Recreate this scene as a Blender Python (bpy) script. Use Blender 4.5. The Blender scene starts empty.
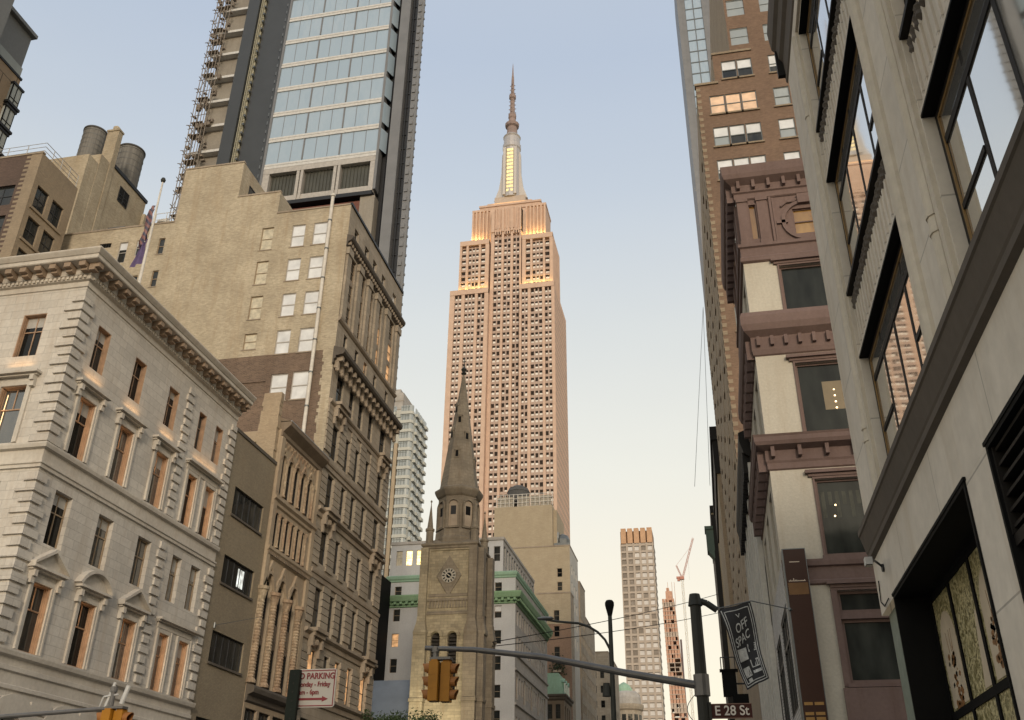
import bpy, bmesh, math, random
from mathutils import Matrix, Vector
random.seed(7)
scene = bpy.context.scene
COL = scene.collection
RAD = math.radians

# ------------------------------------------------------------------ camera
cam_data = bpy.data.cameras.new('camera'); cam = bpy.data.objects.new('camera', cam_data); COL.objects.link(cam)
cam_data.sensor_width = 36; cam_data.lens = 32.891; cam_data.clip_start = .1; cam_data.clip_end = 9000
def cam_axes(yaw, pitch, roll):
    f = Vector((math.sin(yaw)*math.cos(pitch), math.cos(yaw)*math.cos(pitch), math.sin(pitch)))
    r = f.cross(Vector((0, 0, 1))).normalized(); u = r.cross(f)
    c, s = math.cos(roll), math.sin(roll)
    return c*r + s*u, -s*r + c*u, f
cr, cu, cf = cam_axes(RAD(-11.8889), RAD(28.1609), RAD(.6788))
cam.matrix_world = Matrix(((cr.x, cu.x, -cf.x, 0), (cr.y, cu.y, -cf.y, 0), (cr.z, cu.z, -cf.z, 1.7), (0, 0, 0, 1)))
scene.camera = cam

# ------------------------------------------------------------------ sky, sun, exposure
SUN_EL, SUN_AZ = 15, 161          # degrees; azimuth clockwise from north (+Y)
world = bpy.data.worlds.new('World'); scene.world = world; world.use_nodes = True
wn = world.node_tree.nodes; wl = world.node_tree.links
bg = wn['Background']
sky = wn.new('ShaderNodeTexSky'); sky.sky_type = 'NISHITA'; sky.sun_disc = False
sky.sun_elevation = RAD(SUN_EL); sky.sun_rotation = RAD(SUN_AZ)
sky.air_density = 1.0; sky.dust_density = 2.5; sky.ozone_density = 1.6; sky.altitude = 10
# thin evening haze over the sky: cream towards the horizon, paler and greyer overhead (by true elevation)
tc = wn.new('ShaderNodeTexCoord'); sx = wn.new('ShaderNodeSeparateXYZ'); wl.new(tc.outputs['Generated'], sx.inputs[0])
hz = wn.new('ShaderNodeValToRGB'); els = hz.color_ramp.elements
for k, (p, c) in enumerate(((.0, (1.2, .98, .66)), (.25, (1.10, .955, .70)), (.36, (1.01, .945, .77)), (.5, (.85, .85, .785)), (.62, (.665, .72, .772)), (.72, (.575, .648, .755)), (.84, (.60, .66, .75)), (1.0, (.74, .77, .82)))):
    e = els[k] if k < 2 else els.new(p)
    e.position = p; e.color = (*c, 1)
wl.new(sx.outputs[2], hz.inputs[0])
sc0 = wn.new('ShaderNodeVectorMath'); sc0.operation = 'SCALE'; sc0.inputs[3].default_value = 2.35; nzs = wn.new('ShaderNodeTexNoise'); nzs.inputs['Scale'].default_value = 2.2; nzs.inputs['Detail'].default_value = 5; mps = wn.new('ShaderNodeMapping'); mps.inputs['Scale'].default_value = (1, 1, 3.2)
wl.new(tc.outputs['Generated'], mps.inputs[0]); wl.new(mps.outputs[0], nzs.inputs['Vector'])
rgs = wn.new('ShaderNodeMapRange'); rgs.inputs[3].default_value = .95; rgs.inputs[4].default_value = 1.05; wl.new(nzs.outputs[0], rgs.inputs[0])
hzs = wn.new('ShaderNodeVectorMath'); hzs.operation = 'SCALE'; wl.new(hz.outputs[0], hzs.inputs[0]); wl.new(rgs.outputs[0], hzs.inputs[3])
wl.new(hzs.outputs[0], sc0.inputs[0])
mx = wn.new('ShaderNodeMix'); mx.data_type = 'RGBA'; mx.inputs[0].default_value = .88
wl.new(sky.outputs[0], mx.inputs[6]); wl.new(sc0.outputs[0], mx.inputs[7])
wl.new(mx.outputs[2], bg.inputs[0]); bg.inputs[1].default_value = .138
sun_d = bpy.data.lights.new('sun', 'SUN'); sun_d.energy = .55; sun_d.angle = RAD(10); sun_d.color = (1, .86, .70)
sun = bpy.data.objects.new('sun', sun_d); COL.objects.link(sun)
sd = Vector((math.sin(RAD(SUN_AZ))*math.cos(RAD(SUN_EL)), math.cos(RAD(SUN_AZ))*math.cos(RAD(SUN_EL)), math.sin(RAD(SUN_EL))))
sun.rotation_euler = sd.to_track_quat('Z', 'Y').to_euler(); sun.location = (0, -50, 120)
vs = scene.view_settings; scene.display_settings.display_device = 'sRGB'
vs.view_transform = 'Standard'; vs.look = 'None'; vs.exposure = 1.46; vs.gamma = 1; vs.use_curve_mapping = False

# ------------------------------------------------------------------ helpers: objects
def link(o): COL.objects.link(o); return o
def tag(o, label=None, cat=None, group=None, kind=None):
    if label: o['label'] = label
    if cat: o['category'] = cat
    if group: o['group'] = group
    if kind: o['kind'] = kind
    return o
def thing(name, label, cat, loc=(0, 0, 0), group=None):
    o = bpy.data.objects.new(name, None); o.location = loc; o.empty_display_size = .5; link(o)
    return tag(o, label, cat, group)

class M:                                             # gathers faces; local coords are (u, depth outward, z) -> (u, -d, z)
    def __init__(s): s.v = []; s.f = []; s.m = []
    def p(s, u, d, z): s.v.append((u, -d, z)); return len(s.v)-1
    def face(s, pts, m=0):
        s.f.append([s.p(*q) for q in pts]); s.m.append(m)
    def box(s, u0, u1, d0, d1, z0, z1, m=0):
        i = len(s.v)
        for u in (u0, u1):
            for d in (d0, d1):
                for z in (z0, z1): s.p(u, d, z)
        for a in ((0, 1, 3, 2), (4, 6, 7, 5), (0, 4, 5, 1), (2, 3, 7, 6), (0, 2, 6, 4), (1, 5, 7, 3)):
            s.f.append([i+k for k in a]); s.m.append(m)
    def prism(s, poly, d0, d1, m=0):                 # poly in (u, z)
        n = len(poly); i = len(s.v)
        for u, z in poly: s.p(u, d0, z)
        for u, z in poly: s.p(u, d1, z)
        s.f.append([i+k for k in range(n)]); s.m.append(m)
        s.f.append([i+n+k for k in reversed(range(n))]); s.m.append(m)
        for k in range(n):
            k2 = (k+1) % n; s.f.append([i+k, i+n+k, i+n+k2, i+k2]); s.m.append(m)
    def tube(s, p0, p1, r0, r1=None, n=10, cap=True, m=0):   # points are (u, d, z)
        r1 = r0 if r1 is None else r1
        a = Vector((p0[0], -p0[1], p0[2])); b = Vector((p1[0], -p1[1], p1[2])); w = (b-a).normalized()
        x = w.orthogonal().normalized(); y = w.cross(x); i = len(s.v)
        for q, r in ((a, r0), (b, r1)):
            for k in range(n):
                t = 2*math.pi*k/n; c = q + (x*math.cos(t)+y*math.sin(t))*r; s.v.append(tuple(c))
        for k in range(n):
            k2 = (k+1) % n; s.f.append([i+k, i+k2, i+n+k2, i+n+k]); s.m.append(m)
        if cap:
            s.f.append([i+k for k in reversed(range(n))]); s.m.append(m); s.f.append([i+n+k for k in range(n)]); s.m.append(m)
    def path(s, pts, r, n=8, m=0):
        for a, b in zip(pts, pts[1:]): s.tube(a, b, r, r, n, True, m)
    def lathe(s, c, prof, n=16, m=0, sq=0):          # prof [(r, z)], axis vertical at c=(u, d)
        i = len(s.v); k = len(prof)
        for r, z in prof:
            for j in range(n):
                t = 2*math.pi*(j+sq)/n; s.p(c[0]+r*math.cos(t), c[1]+r*math.sin(t), z)
        for a in range(k-1):
            for j in range(n):
                j2 = (j+1) % n; s.f.append([i+a*n+j, i+a*n+j2, i+(a+1)*n+j2, i+(a+1)*n+j]); s.m.append(m)
        s.f.append([i+j for j in reversed(range(n))]); s.m.append(m); s.f.append([i+(k-1)*n+j for j in range(n)]); s.m.append(m)
    def sweep(s, path, prof, m=0, close_top=True):   # profile [(out, z)] along an open path of (x, y); outward = right of travel
        n = len(path); rings = []
        for k in range(n):
            def nrm(a, b):
                t = Vector((b[0]-a[0], b[1]-a[1])).normalized(); return Vector((t.y, -t.x))
            if k == 0: o = nrm(path[0], path[1]); sc = 1
            elif k == n-1: o = nrm(path[-2], path[-1]); sc = 1
            else:
                n1 = nrm(path[k-1], path[k]); n2 = nrm(path[k], path[k+1]); o = (n1+n2); o = o/(1+n1.dot(n2)); sc = 1
            i = len(s.v)
            for d, z in prof: s.v.append((path[k][0]+o.x*d, path[k][1]+o.y*d, z))
            rings.append(i)
        for a, b in zip(rings, rings[1:]):
            for j in range(len(prof)-1):
                s.f.append([a+j, b+j, b+j+1, a+j+1]); s.m.append(m)
        for a in (rings[0], rings[-1]):
            s.f.append([a+j for j in range(len(prof))]); s.m.append(m)
    def wall(s, u0, u1, z0, z1, holes=(), depth=.3, m=0):
        us = sorted({u0, u1, *[min(max(h[k], u0), u1) for h in holes for k in (0, 1)]}); zs = sorted({z0, z1, *[h[k] for h in holes for k in (2, 3)]})
        zs = [z for z in zs if z0 <= z <= z1]
        for za, zb in zip(zs, zs[1:]):
            run = None
            for ua, ub in zip(us, us[1:]):
                cu_, cz_ = (ua+ub)/2, (za+zb)/2
                hit = any(h[0] < cu_ < h[1] and h[2] < cz_ < h[3] for h in holes)
                if not hit and run is None: run = ua
                if hit and run is not None: s.face([(run, 0, za), (ua, 0, za), (ua, 0, zb), (run, 0, zb)], m); run = None
            if run is not None: s.face([(run, 0, za), (us[-1], 0, za), (us[-1], 0, zb), (run, 0, zb)], m)
        for h in holes:
            a, b, c, e = h[:4]; arch = len(h) > 4 and h[4]; D = -(h[5] if len(h) > 5 else depth)
            s.face([(a, 0, c), (b, 0, c), (b, D, c), (a, D, c)], m)
            ze = e-(b-a)/2 if arch else e
            s.face([(a, 0, c), (a, D, c), (a, D, ze), (a, 0, ze)], m); s.face([(b, 0, c), (b, D, c), (b, D, ze), (b, 0, ze)], m)
            if not arch: s.face([(a, 0, e), (b, 0, e), (b, D, e), (a, D, e)], m)
            else:
                r = (b-a)/2; uc = (a+b)/2; N = 12
                pt = [(uc-r*math.cos(math.pi*k/N), ze+r*math.sin(math.pi*k/N)) for k in range(N+1)]
                for (ua, za), (ub, zb) in zip(pt, pt[1:]):
                    s.face([(ua, 0, za), (ub, 0, zb), (ub, 0, e), (ua, 0, e)], m)
                    s.face([(ua, 0, za), (ub, 0, zb), (ub, D, zb), (ua, D, za)], m)
    def arch_band(s, uc, zs, r0, r1, d0, d1, N=14, a0=0, a1=180, m=0):
        pts = [RAD(a0+(a1-a0)*k/N) for k in range(N+1)]
        for t, t2 in zip(pts, pts[1:]):
            s.prism([(uc-r0*math.cos(t), zs+r0*math.sin(t)), (uc-r1*math.cos(t), zs+r1*math.sin(t)), (uc-r1*math.cos(t2), zs+r1*math.sin(t2)), (uc-r0*math.cos(t2), zs+r0*math.sin(t2))], d0, d1, m)
    def mesh(s, name):
        me = bpy.data.meshes.new(name); me.from_pydata(s.v, [], s.f)
        if any(s.m): me.polygons.foreach_set('material_index', s.m)
        me.update(); return me
def put(name, me, mats, parent=None, loc=(0, 0, 0), rz=0, smooth=False):
    if isinstance(me, M): me = me.mesh(name)
    if not isinstance(mats, (list, tuple)): mats = [mats]
    if not me.materials:
        for q in mats: me.materials.append(q)
    if smooth:
        for q in me.polygons: q.use_smooth = True
    o = bpy.data.objects.new(name, me); link(o)
    if parent: o.parent = parent; o.location = Vector(loc) - (Vector(parent.location) if parent.type == 'EMPTY' else Vector((0, 0, 0)))
    else: o.location = loc
    o.rotation_euler = (0, 0, rz); return o
ROT = {'S': 0, 'E': RAD(90), 'W': RAD(-90), 'N': RAD(180)}
class Fac:                                            # one face of a building; u runs to the right as seen from outside
    def __init__(s, root, kind, x, y): s.root = root; s.o = Vector((x, y, 0)); s.rz = ROT[kind]; s.R = Matrix.Rotation(s.rz, 3, 'Z')
    def at(s, u, z, d=0): return s.o + s.R @ Vector((u, -d, z))
    def part(s, name, m, mats, smooth=False): return put(name, m, mats, s.root, s.o, s.rz, smooth)
WC = {}
def win_parts(w, h, rec, cols, rows, ft, bar, split, lower, proud=.05):
    key = (round(w, 3), round(h, 3), rec, cols, rows, ft, bar, split, lower, proud)
    if key in WC: return WC[key]
    f = M(); a, b = -w/2, w/2; d0, d1 = -rec-.05, -rec-.02+proud
    f.box(a, a+ft, d0, d1, 0, h); f.box(b-ft, b, d0, d1, 0, h); f.box(a+ft, b-ft, d0, d1-.003, h-ft, h); f.box(a+ft, b-ft, d0, d1-.003, 0, ft*1.2)
    zm = h*split
    if rows > 1: f.box(a+ft, b-ft, d0-.002, d1-.006, zm-bar*.6, zm+bar*.6)
    for k in range(1, cols):
        u = a+ft+(w-2*ft)*k/cols
        f.box(u-bar/2, u+bar/2, d0-.004, d1-.012, (ft*1.2 if lower else zm), h-ft)
    if rows > 2:
        for k in range(2, rows): 
            z = zm*(k-1)/(rows-1); f.box(a+ft, b-ft, d0-.004, d1-.015, z-bar/2, z+bar/2)
    p = M(); dp = -rec-.02; t = .006
    if rows > 1:
        p.face([(a, dp, 0), (b, dp, 0), (b, dp-t, zm), (a, dp-t, zm)]); p.face([(a, dp+t, zm), (b, dp+t, zm), (b, dp, h), (a, dp, h)])
    else: p.face([(a, dp, 0), (b, dp, 0), (b, dp-t, h), (a, dp-t, h)])
    WC[key] = (f.mesh('window'), p.mesh('pane')); return WC[key]
def window(fac, uc, z0, w, h, frame_mat, pane_mat, rec=.2, cols=1, rows=2, ft=.06, bar=.045, split=.5, lower=True, sill=None, blind=None, name='window', proud=.05):
    fm, pm = win_parts(w, h, rec, cols, rows, ft, bar, split, lower, proud)
    for me in (fm, pm):
        if not me.materials: me.materials.append(None)
    o = bpy.data.objects.new(name, fm); link(o); o.parent = fac.root; o.location = fac.at(uc, z0) - Vector(fac.root.location); o.rotation_euler = (0, 0, fac.rz)
    o.material_slots[0].link = 'OBJECT'; o.material_slots[0].material = frame_mat
    p = bpy.data.objects.new('pane', pm); link(p); p.parent = o
    p.material_slots[0].link = 'OBJECT'; p.material_slots[0].material = pane_mat
    if sill:
        m = M(); m.box(-w/2-.1, w/2+.1, -rec+.035, sill[0], -sill[1], -.004); put('sill', m, sill[2], o)
    if blind:
        frac, bm = blind
        m = M(); m.face([(-w/2+ft, -rec-.012, h*(1-frac)), (w/2-ft, -rec-.012, h*(1-frac)), (w/2-ft, -rec-.012, h-ft), (-w/2+ft, -rec-.012, h-ft)]); put('blind', m, bm, o)
    return o

# ------------------------------------------------------------------ helpers: materials
def nodes(name):
    m = bpy.data.materials.new(name); m.use_nodes = True; t = m.node_tree
    return m, t, t.nodes, t.links, t.nodes['Principled BSDF']
def planar(t):                                        # (x+y, z) coordinates for axis-aligned walls, in metres
    n, l = t.nodes, t.links
    g = n.new('ShaderNodeNewGeometry'); s = n.new('ShaderNodeSeparateXYZ'); l.new(g.outputs['Position'], s.inputs[0])
    a = n.new('ShaderNodeMath'); a.operation = 'ADD'; l.new(s.outputs[0], a.inputs[0]); l.new(s.outputs[1], a.inputs[1])
    c = n.new('ShaderNodeCombineXYZ'); l.new(a.outputs[0], c.inputs[0]); l.new(s.outputs[2], c.inputs[1])
    return g.outputs['Position'], c.outputs[0]
def mixc(t, fac, a, b, mode='MIX'):
    x = t.nodes.new('ShaderNodeMix'); x.data_type = 'RGBA'; x.blend_type = mode
    for k, q in ((0, fac), (6, a), (7, b)):
        if hasattr(q, 'is_linked'): t.links.new(q, x.inputs[k])
        else: x.inputs[k].default_value = q if k == 0 else (*q, 1)[:4]
    return x.outputs[2]
def ramp(t, src, p0, p1, c0=(0, 0, 0), c1=(1, 1, 1)):
    r = t.nodes.new('ShaderNodeValToRGB'); e = r.color_ramp.elements
    e[0].position, e[1].position = p0, p1; e[0].color = (*c0, 1); e[1].color = (*c1, 1); t.links.new(src, r.inputs[0]); return r.outputs[0]
def noise(t, vec, scale, detail=5, sc=None, rough=.6):
    n = t.nodes.new('ShaderNodeTexNoise'); n.inputs['Scale'].default_value = scale; n.inputs['Detail'].default_value = detail; n.inputs['Roughness'].default_value = rough
    if sc:
        mp = t.nodes.new('ShaderNodeMapping'); mp.inputs['Scale'].default_value = sc; t.links.new(vec, mp.inputs[0]); vec = mp.outputs[0]
    t.links.new(vec, n.inputs['Vector']); return n.outputs[0]
def stone(name, col, col2=None, brick=None, dirt=.45, rough=.85, bump=.25, grain=6, mortar=.75, stain=(.25, .22, .19)):
    m, t, n, l, b = nodes(name); pos, pl = planar(t)
    col2 = col2 or tuple(c*.78 for c in col)
    big = noise(t, pos, .35, 6); c = mixc(t, ramp(t, big, .35, .68), col, col2)
    fine = noise(t, pos, grain, 4); c = mixc(t, ramp(t, fine, .3, .75, (.0,)*3, (.35,)*3), c, tuple(x*.6 for x in col2))
    h = fine
    if brick:
        br = n.new('ShaderNodeTexBrick'); br.inputs['Scale'].default_value = 1
        br.inputs['Brick Width'].default_value = brick[0]; br.inputs['Row Height'].default_value = brick[1]; br.inputs['Mortar Size'].default_value = brick[2]
        br.inputs['Mortar Smooth'].default_value = .3; br.inputs['Bias'].default_value = 0
        br.inputs['Color1'].default_value = (1, 1, 1, 1); br.inputs['Color2'].default_value = (brick[3],)*3+(1,); br.inputs['Mortar'].default_value = (mortar,)*3+(1,)
        l.new(pl, br.inputs['Vector']); c = mixc(t, 1.0, c, br.outputs[0], 'MULTIPLY')
        bp0 = n.new('ShaderNodeBump'); bp0.inputs['Strength'].default_value = bump; bp0.inputs['Distance'].default_value = .03; bp0.invert = True
        l.new(br.outputs['Fac'], bp0.inputs['Height'])
    st = noise(t, pos, 1.0, 6, (1.6, 1.6, .16), .7)
    c = mixc(t, ramp(t, st, .5, .78, (0,)*3, (dirt,)*3), c, tuple(x*y*3 for x, y in zip(col2, stain)))
    l.new(c, b.inputs['Base Color']); b.inputs['Roughness'].default_value = rough
    bp = n.new('ShaderNodeBump'); bp.inputs['Strength'].default_value = bump*.8; bp.inputs['Distance'].default_value = .02
    l.new(h, bp.inputs['Height'])
    if brick: l.new(bp0.outputs[0], bp.inputs['Normal'])
    l.new(bp.outputs[0], b.inputs['Normal']); return m
def plain(name, col, rough=.5, metal=0, var=.25, spec=.5, scale=3):
    m, t, n, l, b = nodes(name); pos, pl = planar(t)
    f = noise(t, pos, scale, 5); c = mixc(t, ramp(t, f, .35, .75), col, tuple(x*(1-var) for x in col))
    l.new(c, b.inputs['Base Color']); b.inputs['Roughness'].default_value = rough; b.inputs['Metallic'].default_value = metal; b.inputs['Specular IOR Level'].default_value = spec
    return m
def glass(name, dark=(.02, .024, .026), lite=(.07, .07, .065), ior=1.65, rough=.03, wav=.05, tint=None, wscale=.9):
    m, t, n, l, b = nodes(name); pos, pl = planar(t)
    oi = n.new('ShaderNodeObjectInfo')
    f = noise(t, pos, 1.3, 3, (1, 1, .35)); c = mixc(t, ramp(t, f, .35, .75), dark, lite)
    c2 = mixc(t, oi.outputs['Random'], c, dark)
    l.new(c2, b.inputs['Base Color']); b.inputs['Roughness'].default_value = rough; b.inputs['IOR'].default_value = ior
    if tint: b.inputs['Specular Tint'].default_value = (*tint, 1)
    bp = n.new('ShaderNodeBump'); bp.inputs['Strength'].default_value = wav; bp.inputs['Distance'].default_value = .2
    l.new(noise(t, pos, wscale, 2), bp.inputs['Height']); l.new(bp.outputs[0], b.inputs['Normal']); return m
def glow(name, col, strength, base=(.3, .25, .18)):
    m, t, n, l, b = nodes(name); pos, pl = planar(t)
    b.inputs['Base Color'].default_value = (*base, 1); b.inputs['Roughness'].default_value = .1
    f = noise(t, pos, 2.2, 3); c = mixc(t, ramp(t, f, .35, .65), tuple(x*.35 for x in col), col)
    l.new(c, b.inputs['Emission Color']); b.inputs['Emission Strength'].default_value = strength; return m

PAL = stone('pale_limestone', (.65, .605, .53), (.54, .50, .44), (.95, .42, .014, .86), dirt=.65, mortar=.7, bump=.35)
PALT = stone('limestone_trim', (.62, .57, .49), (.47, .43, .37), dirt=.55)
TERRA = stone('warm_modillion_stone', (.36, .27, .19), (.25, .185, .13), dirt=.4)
JAMB = plain('glow_tinted_wood_lining', (.42, .275, .175), .5, var=.35)  # wood tone with the orange lamp glow mixed into its colour
BOXT = stone('olive_tan_brick', (.34, .28, .19), (.28, .228, .155), (.22, .075, .012, .82), dirt=.35)
ARC = stone('brown_sandstone', (.45, .36, .25), (.34, .265, .185), dirt=.5, grain=4)
ARCD = stone('dark_sandstone', (.26, .20, .14), (.18, .14, .10), dirt=.5)
ARCP = stone('polychrome_stone', (.55, .45, .31), (.38, .24, .15), (.22, .2, .02, .55), dirt=.3)
TAN = stone('tan_brick', (.60, .515, .375), (.43, .36, .255), (.30, .10, .016, .70), dirt=.8, mortar=.85, bump=.3)
TANB = stone('old_brown_brick', (.21, .145, .10), (.155, .11, .08), (.30, .10, .016, .55), dirt=.6, mortar=1.25)
TANS = stone('tan_ashlar', (.46, .39, .30), (.35, .30, .23), (1.2, .5, .018, .82), dirt=.7, mortar=.65)
TANT = stone('tan_stone_trim', (.40, .33, .25), (.27, .22, .165), dirt=.55)
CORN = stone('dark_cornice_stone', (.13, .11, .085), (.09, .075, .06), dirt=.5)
BRN = stone('red_brown_brick', (.255, .165, .108), (.20, .128, .085), (.24, .08, .012, .72), dirt=.3, mortar=.9)
BRNL = stone('tan_side_brick', (.50, .39, .26), (.41, .315, .21), (.24, .08, .012, .8), dirt=.3)
DKB = stone('dark_red_brick', (.15, .098, .075), (.11, .075, .058), (.24, .08, .012, .7), dirt=.3)
DKT = stone('weathered_tan_brick', (.38, .30, .205), (.30, .235, .16), (.24, .08, .012, .8), dirt=.4)
MAU = stone('mauve_brownstone', (.185, .124, .106), (.135, .09, .078), dirt=.65, grain=9, bump=.4)
STU = stone('cream_stucco', (.54, .50, .41), (.45, .41, .335), dirt=.55, grain=11, bump=.5)
GRY = stone('painted_grey_stone', (.72, .66, .565), (.62, .565, .48), (2.4, 1.25, .012, .93), dirt=.75, grain=4, mortar=.6, stain=(.26, .24, .21))
GRYT = stone('painted_grey_trim', (.66, .595, .485), (.54, .485, .39), dirt=.5)
LEDGE = stone('brown_painted_ledge', (.115, .095, .075), (.09, .075, .06), dirt=.3)
ROLLD = plain('dark_window_frame', (.016, .014, .012), .6, spec=.2)
GREYW = stone('pale_grey_render', (.56, .56, .55), (.49, .49, .485), dirt=.3)
GREYS = stone('grey_limestone', (.50, .47, .43), (.37, .345, .31), (1.2, .5, .015, .9), dirt=.4)
COPPER = stone('green_copper', (.27, .42, .25), (.20, .33, .19), dirt=.4)
COPD = stone('old_green_copper', (.33, .50, .36), (.24, .37, .27), dirt=.4)
CHU = stone('church_limestone', (.45, .385, .26), (.28, .24, .165), (.9, .35, .018, .72), dirt=.8, grain=3, mortar=.6)
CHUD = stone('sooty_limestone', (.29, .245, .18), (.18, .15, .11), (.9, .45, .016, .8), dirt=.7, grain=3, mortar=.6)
ESBM = stone('warm_limestone', (.62, .445, .335), (.52, .36, .265), dirt=.4, bump=.1)
ESBS = plain('aluminium_spandrel', (.47, .35, .28), .6, .1)
WHT = plain('white_blind', (.76, .77, .77), .3, var=.30, scale=.9)
CRM = plain('cream_shade', (.62, .555, .41), .35, var=.45, scale=2.6)
PIPE = plain('white_pipe_paint', (.66, .62, .55), .5)
WFR = plain('white_window_paint', (.46, .43, .39), .5)
TFR = plain('tan_window_paint', (.34, .25, .16), .5)
BFR = plain('black_window_paint', (.022, .022, .022), .45)
GFR = plain('grey_steel_frame', (.16, .17, .16), .4, .4)
ROOF = plain('roof_membrane', (.09, .088, .085), .9)
STEEL = plain('grey_steel', (.17, .18, .18), .45, .6)
DSTEEL = plain('dark_steel', (.035, .036, .038), .45, .5)
POLE = plain('dark_painted_pole', (.03, .031, .026), .55, spec=.3)
ARMM = plain('galvanised_arm', (.15, .145, .14), .45, .4)
YEL = plain('signal_yellow', (.38, .165, .012), .5, var=.25, spec=.3)
YELD = plain('faded_signal_visor', (.33, .14, .04), .6, var=.3, spec=.3)
BLK = plain('matt_black', (.008, .008, .008), .7, spec=.1)
GL = glass('window_glass', (.018, .02, .02), (.075, .072, .062), ior=1.45); GLD = glass('dark_window_glass', (.007, .008, .008), (.028, .027, .024), wav=.03, ior=1.32)
GLW = glass('mirror_coated_glass', (.80, .78, .73), (.90, .88, .84), ior=1.6, wav=.012, wscale=.5)
GLW.node_tree.nodes['Principled BSDF'].inputs['Metallic'].default_value = .88
GLB = glass('blue_tower_glass', (.33, .42, .50), (.40, .48, .55), ior=1.9, rough=.06, wav=.03)
GLP = glass('pale_glass', (.30, .33, .33), (.45, .47, .45), ior=1.7, rough=.08)
GLS = glass('bright_sky_glass', (.03, .034, .034), (.13, .125, .11), ior=2.3, wav=.06)
LIT = glow('lit_window', (1.0, .62, .22), 1.0); LITD = glow('dim_lit_window', (1.0, .50, .20), .28)
LITY = glow('bright_lit_window', (1, .72, .25), 1.6)
def pick(*a): return random.choice(a)
def make_text(body, size, depth=.004):
    c = bpy.data.curves.new('lettering', 'FONT'); c.body = body; c.size = size; c.extrude = depth; c.offset = .012*size; c.align_x = 'CENTER'; c.align_y = 'CENTER'
    o = bpy.data.objects.new('lettering', c); link(o); dg = bpy.context.evaluated_depsgraph_get()
    me = bpy.data.meshes.new_from_object(o.evaluated_get(dg)); bpy.data.objects.remove(o); bpy.data.curves.remove(c); return me
TEXT = {k: make_text(*k) for k in (('E 28 St', .235, .004), ('NO PARKING', .072, .004), ('Monday - Friday', .058, .004), ('8am - 6pm', .058, .004),
        ('OFF', 1, 0), ('SPAC', 1, 0), ('V', 1, 0), ('OPE', 1, 0), ('GTO', 1, 0), ('IIII', 1, 0), ('AR', 1, 0))}

# ================================================================== SETTING
ASP = stone('asphalt', (.055, .054, .053), (.04, .04, .04), dirt=.2, grain=12); CONC = stone('pavement_concrete', (.30, .29, .27), (.25, .24, .23), (1.5, 1.5, .02, .93), dirt=.3, grain=8)
def structure(name, m, mat): return tag(put(name, m, mat), kind='structure')
g = M(); g.face([(-4000, 4000, -.02), (4000, 4000, -.02), (4000, -6000, -.02), (-4000, -6000, -.02)]); structure('ground', g, ROOF)
g = M(); g.face([(-22.6, 60, 0), (-3.9, 60, 0), (-3.9, -1500, 0), (-22.6, -1500, 0)])
for ya, yb in ((19, 29.2), (99, 109.5), (179, 189.5)):
    g.face([(-160, -ya, 0), (-22.6, -ya, 0), (-22.6, -yb, 0), (-160, -yb, 0)]); g.face([(-3.9, -ya, 0), (140, -ya, 0), (140, -yb, 0), (-3.9, -yb, 0)])
structure('road', g, ASP)
g = M()
for x in (-17.9, -13.2, -8.6):
    for y in range(34, 96, 8): g.box(x-.06, x+.06, -y-3, -y, .002, .006)
for k in range(14): g.box(-22+k*1.3, -21.4+k*1.3, -32.4, -29.8, .002, .006)
structure('road_markings', g, plain('road_paint', (.7, .7, .66), .7))
g = M()
for ya, yb in ((-60, 19), (29.2, 99), (109.5, 179), (189.5, 700)):
    g.box(-3.9, 2.9, -yb, -ya, -.01, .13); g.box(-28.1, -22.6, -yb, -ya, -.01, .13)
for ya, yb in ((15, 18.98), (29.22, 33.2)):
    g.box(2.91, 60, -yb, -ya, -.012, .128); g.box(-120, -28.11, -yb, -ya, -.012, .128)
structure('pavement', g, CONC)

XW, XE = -27.8, 2.65
# ================================================================== WEST SIDE, 1: pale stone corner building
r = thing('stone_building', 'pale stone corner building with quoins, bracketed cornice and window pediments', 'building', (-36, 41, 0))
E = Fac(r, 'E', XW, 33); S = Fac(r, 'S', -52, 33)
ec = [(2.0, 1.22), (5.3, 1.22), (8.7, 1.22), (11.95, .96), (13.98, 1.02)]
rows_ = [(9.1, 2.8), (13.58, 2.42), (17.8, 2.85), (22.22, 2.28)]
sc = [52-30.2-3.5*k-.02 for k in range(6)]
eh = []; sh = []
for i, (z, h) in enumerate(rows_):
    for u, w in ec:
        w2 = w*(.86 if i == 3 else 1); eh.append((u-w2/2, u+w2/2, z, z+h))
    for u in sc:
        w2 = 1.35*(.92 if i == 3 else 1); sh.append((u-w2/2, u+w2/2, z, z+h))
for k in range(3): eh.append((1.1+3.35*k, 2.9+3.35*k, 1.2, 6.6, True, .6))
eh.append((11.6, 14.4, 1.2, 6.6, False, .6))
m = M(); m.wall(0, 15.85, 0, 26.2, eh, .42); m.face([(15.85, 0, 0), (15.85, -24, 0), (15.85, -24, 26.2), (15.85, 0, 26.2)]); m.face([(0, -.01, 26.19), (15.85, -.01, 26.19), (15.85, -24.2, 26.19), (0, -24.2, 26.19)])
E.part('wall', m, PAL)
m = M(); m.wall(0, 24.2, 0, 26.2, sh, .42); m.face([(0, 0, 0), (0, -15.85, 0), (0, -15.85, 26.2), (0, 0, 26.2)]); S.part('wall', m, PAL)
def uplight(fac, u, z, w, energy=5, d=-.12):
    ld = bpy.data.lights.new('uplight', 'AREA'); ld.shape = 'RECTANGLE'; ld.size = w; ld.size_y = .08; ld.energy = energy; ld.color = (1, .56, .24)
    lo = bpy.data.objects.new('uplight', ld); link(lo); lo.parent = fac.root; lo.location = fac.at(u, z, d) - Vector(fac.root.location)
    lo.rotation_euler = (RAD(180), 0, fac.rz); return lo
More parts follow.
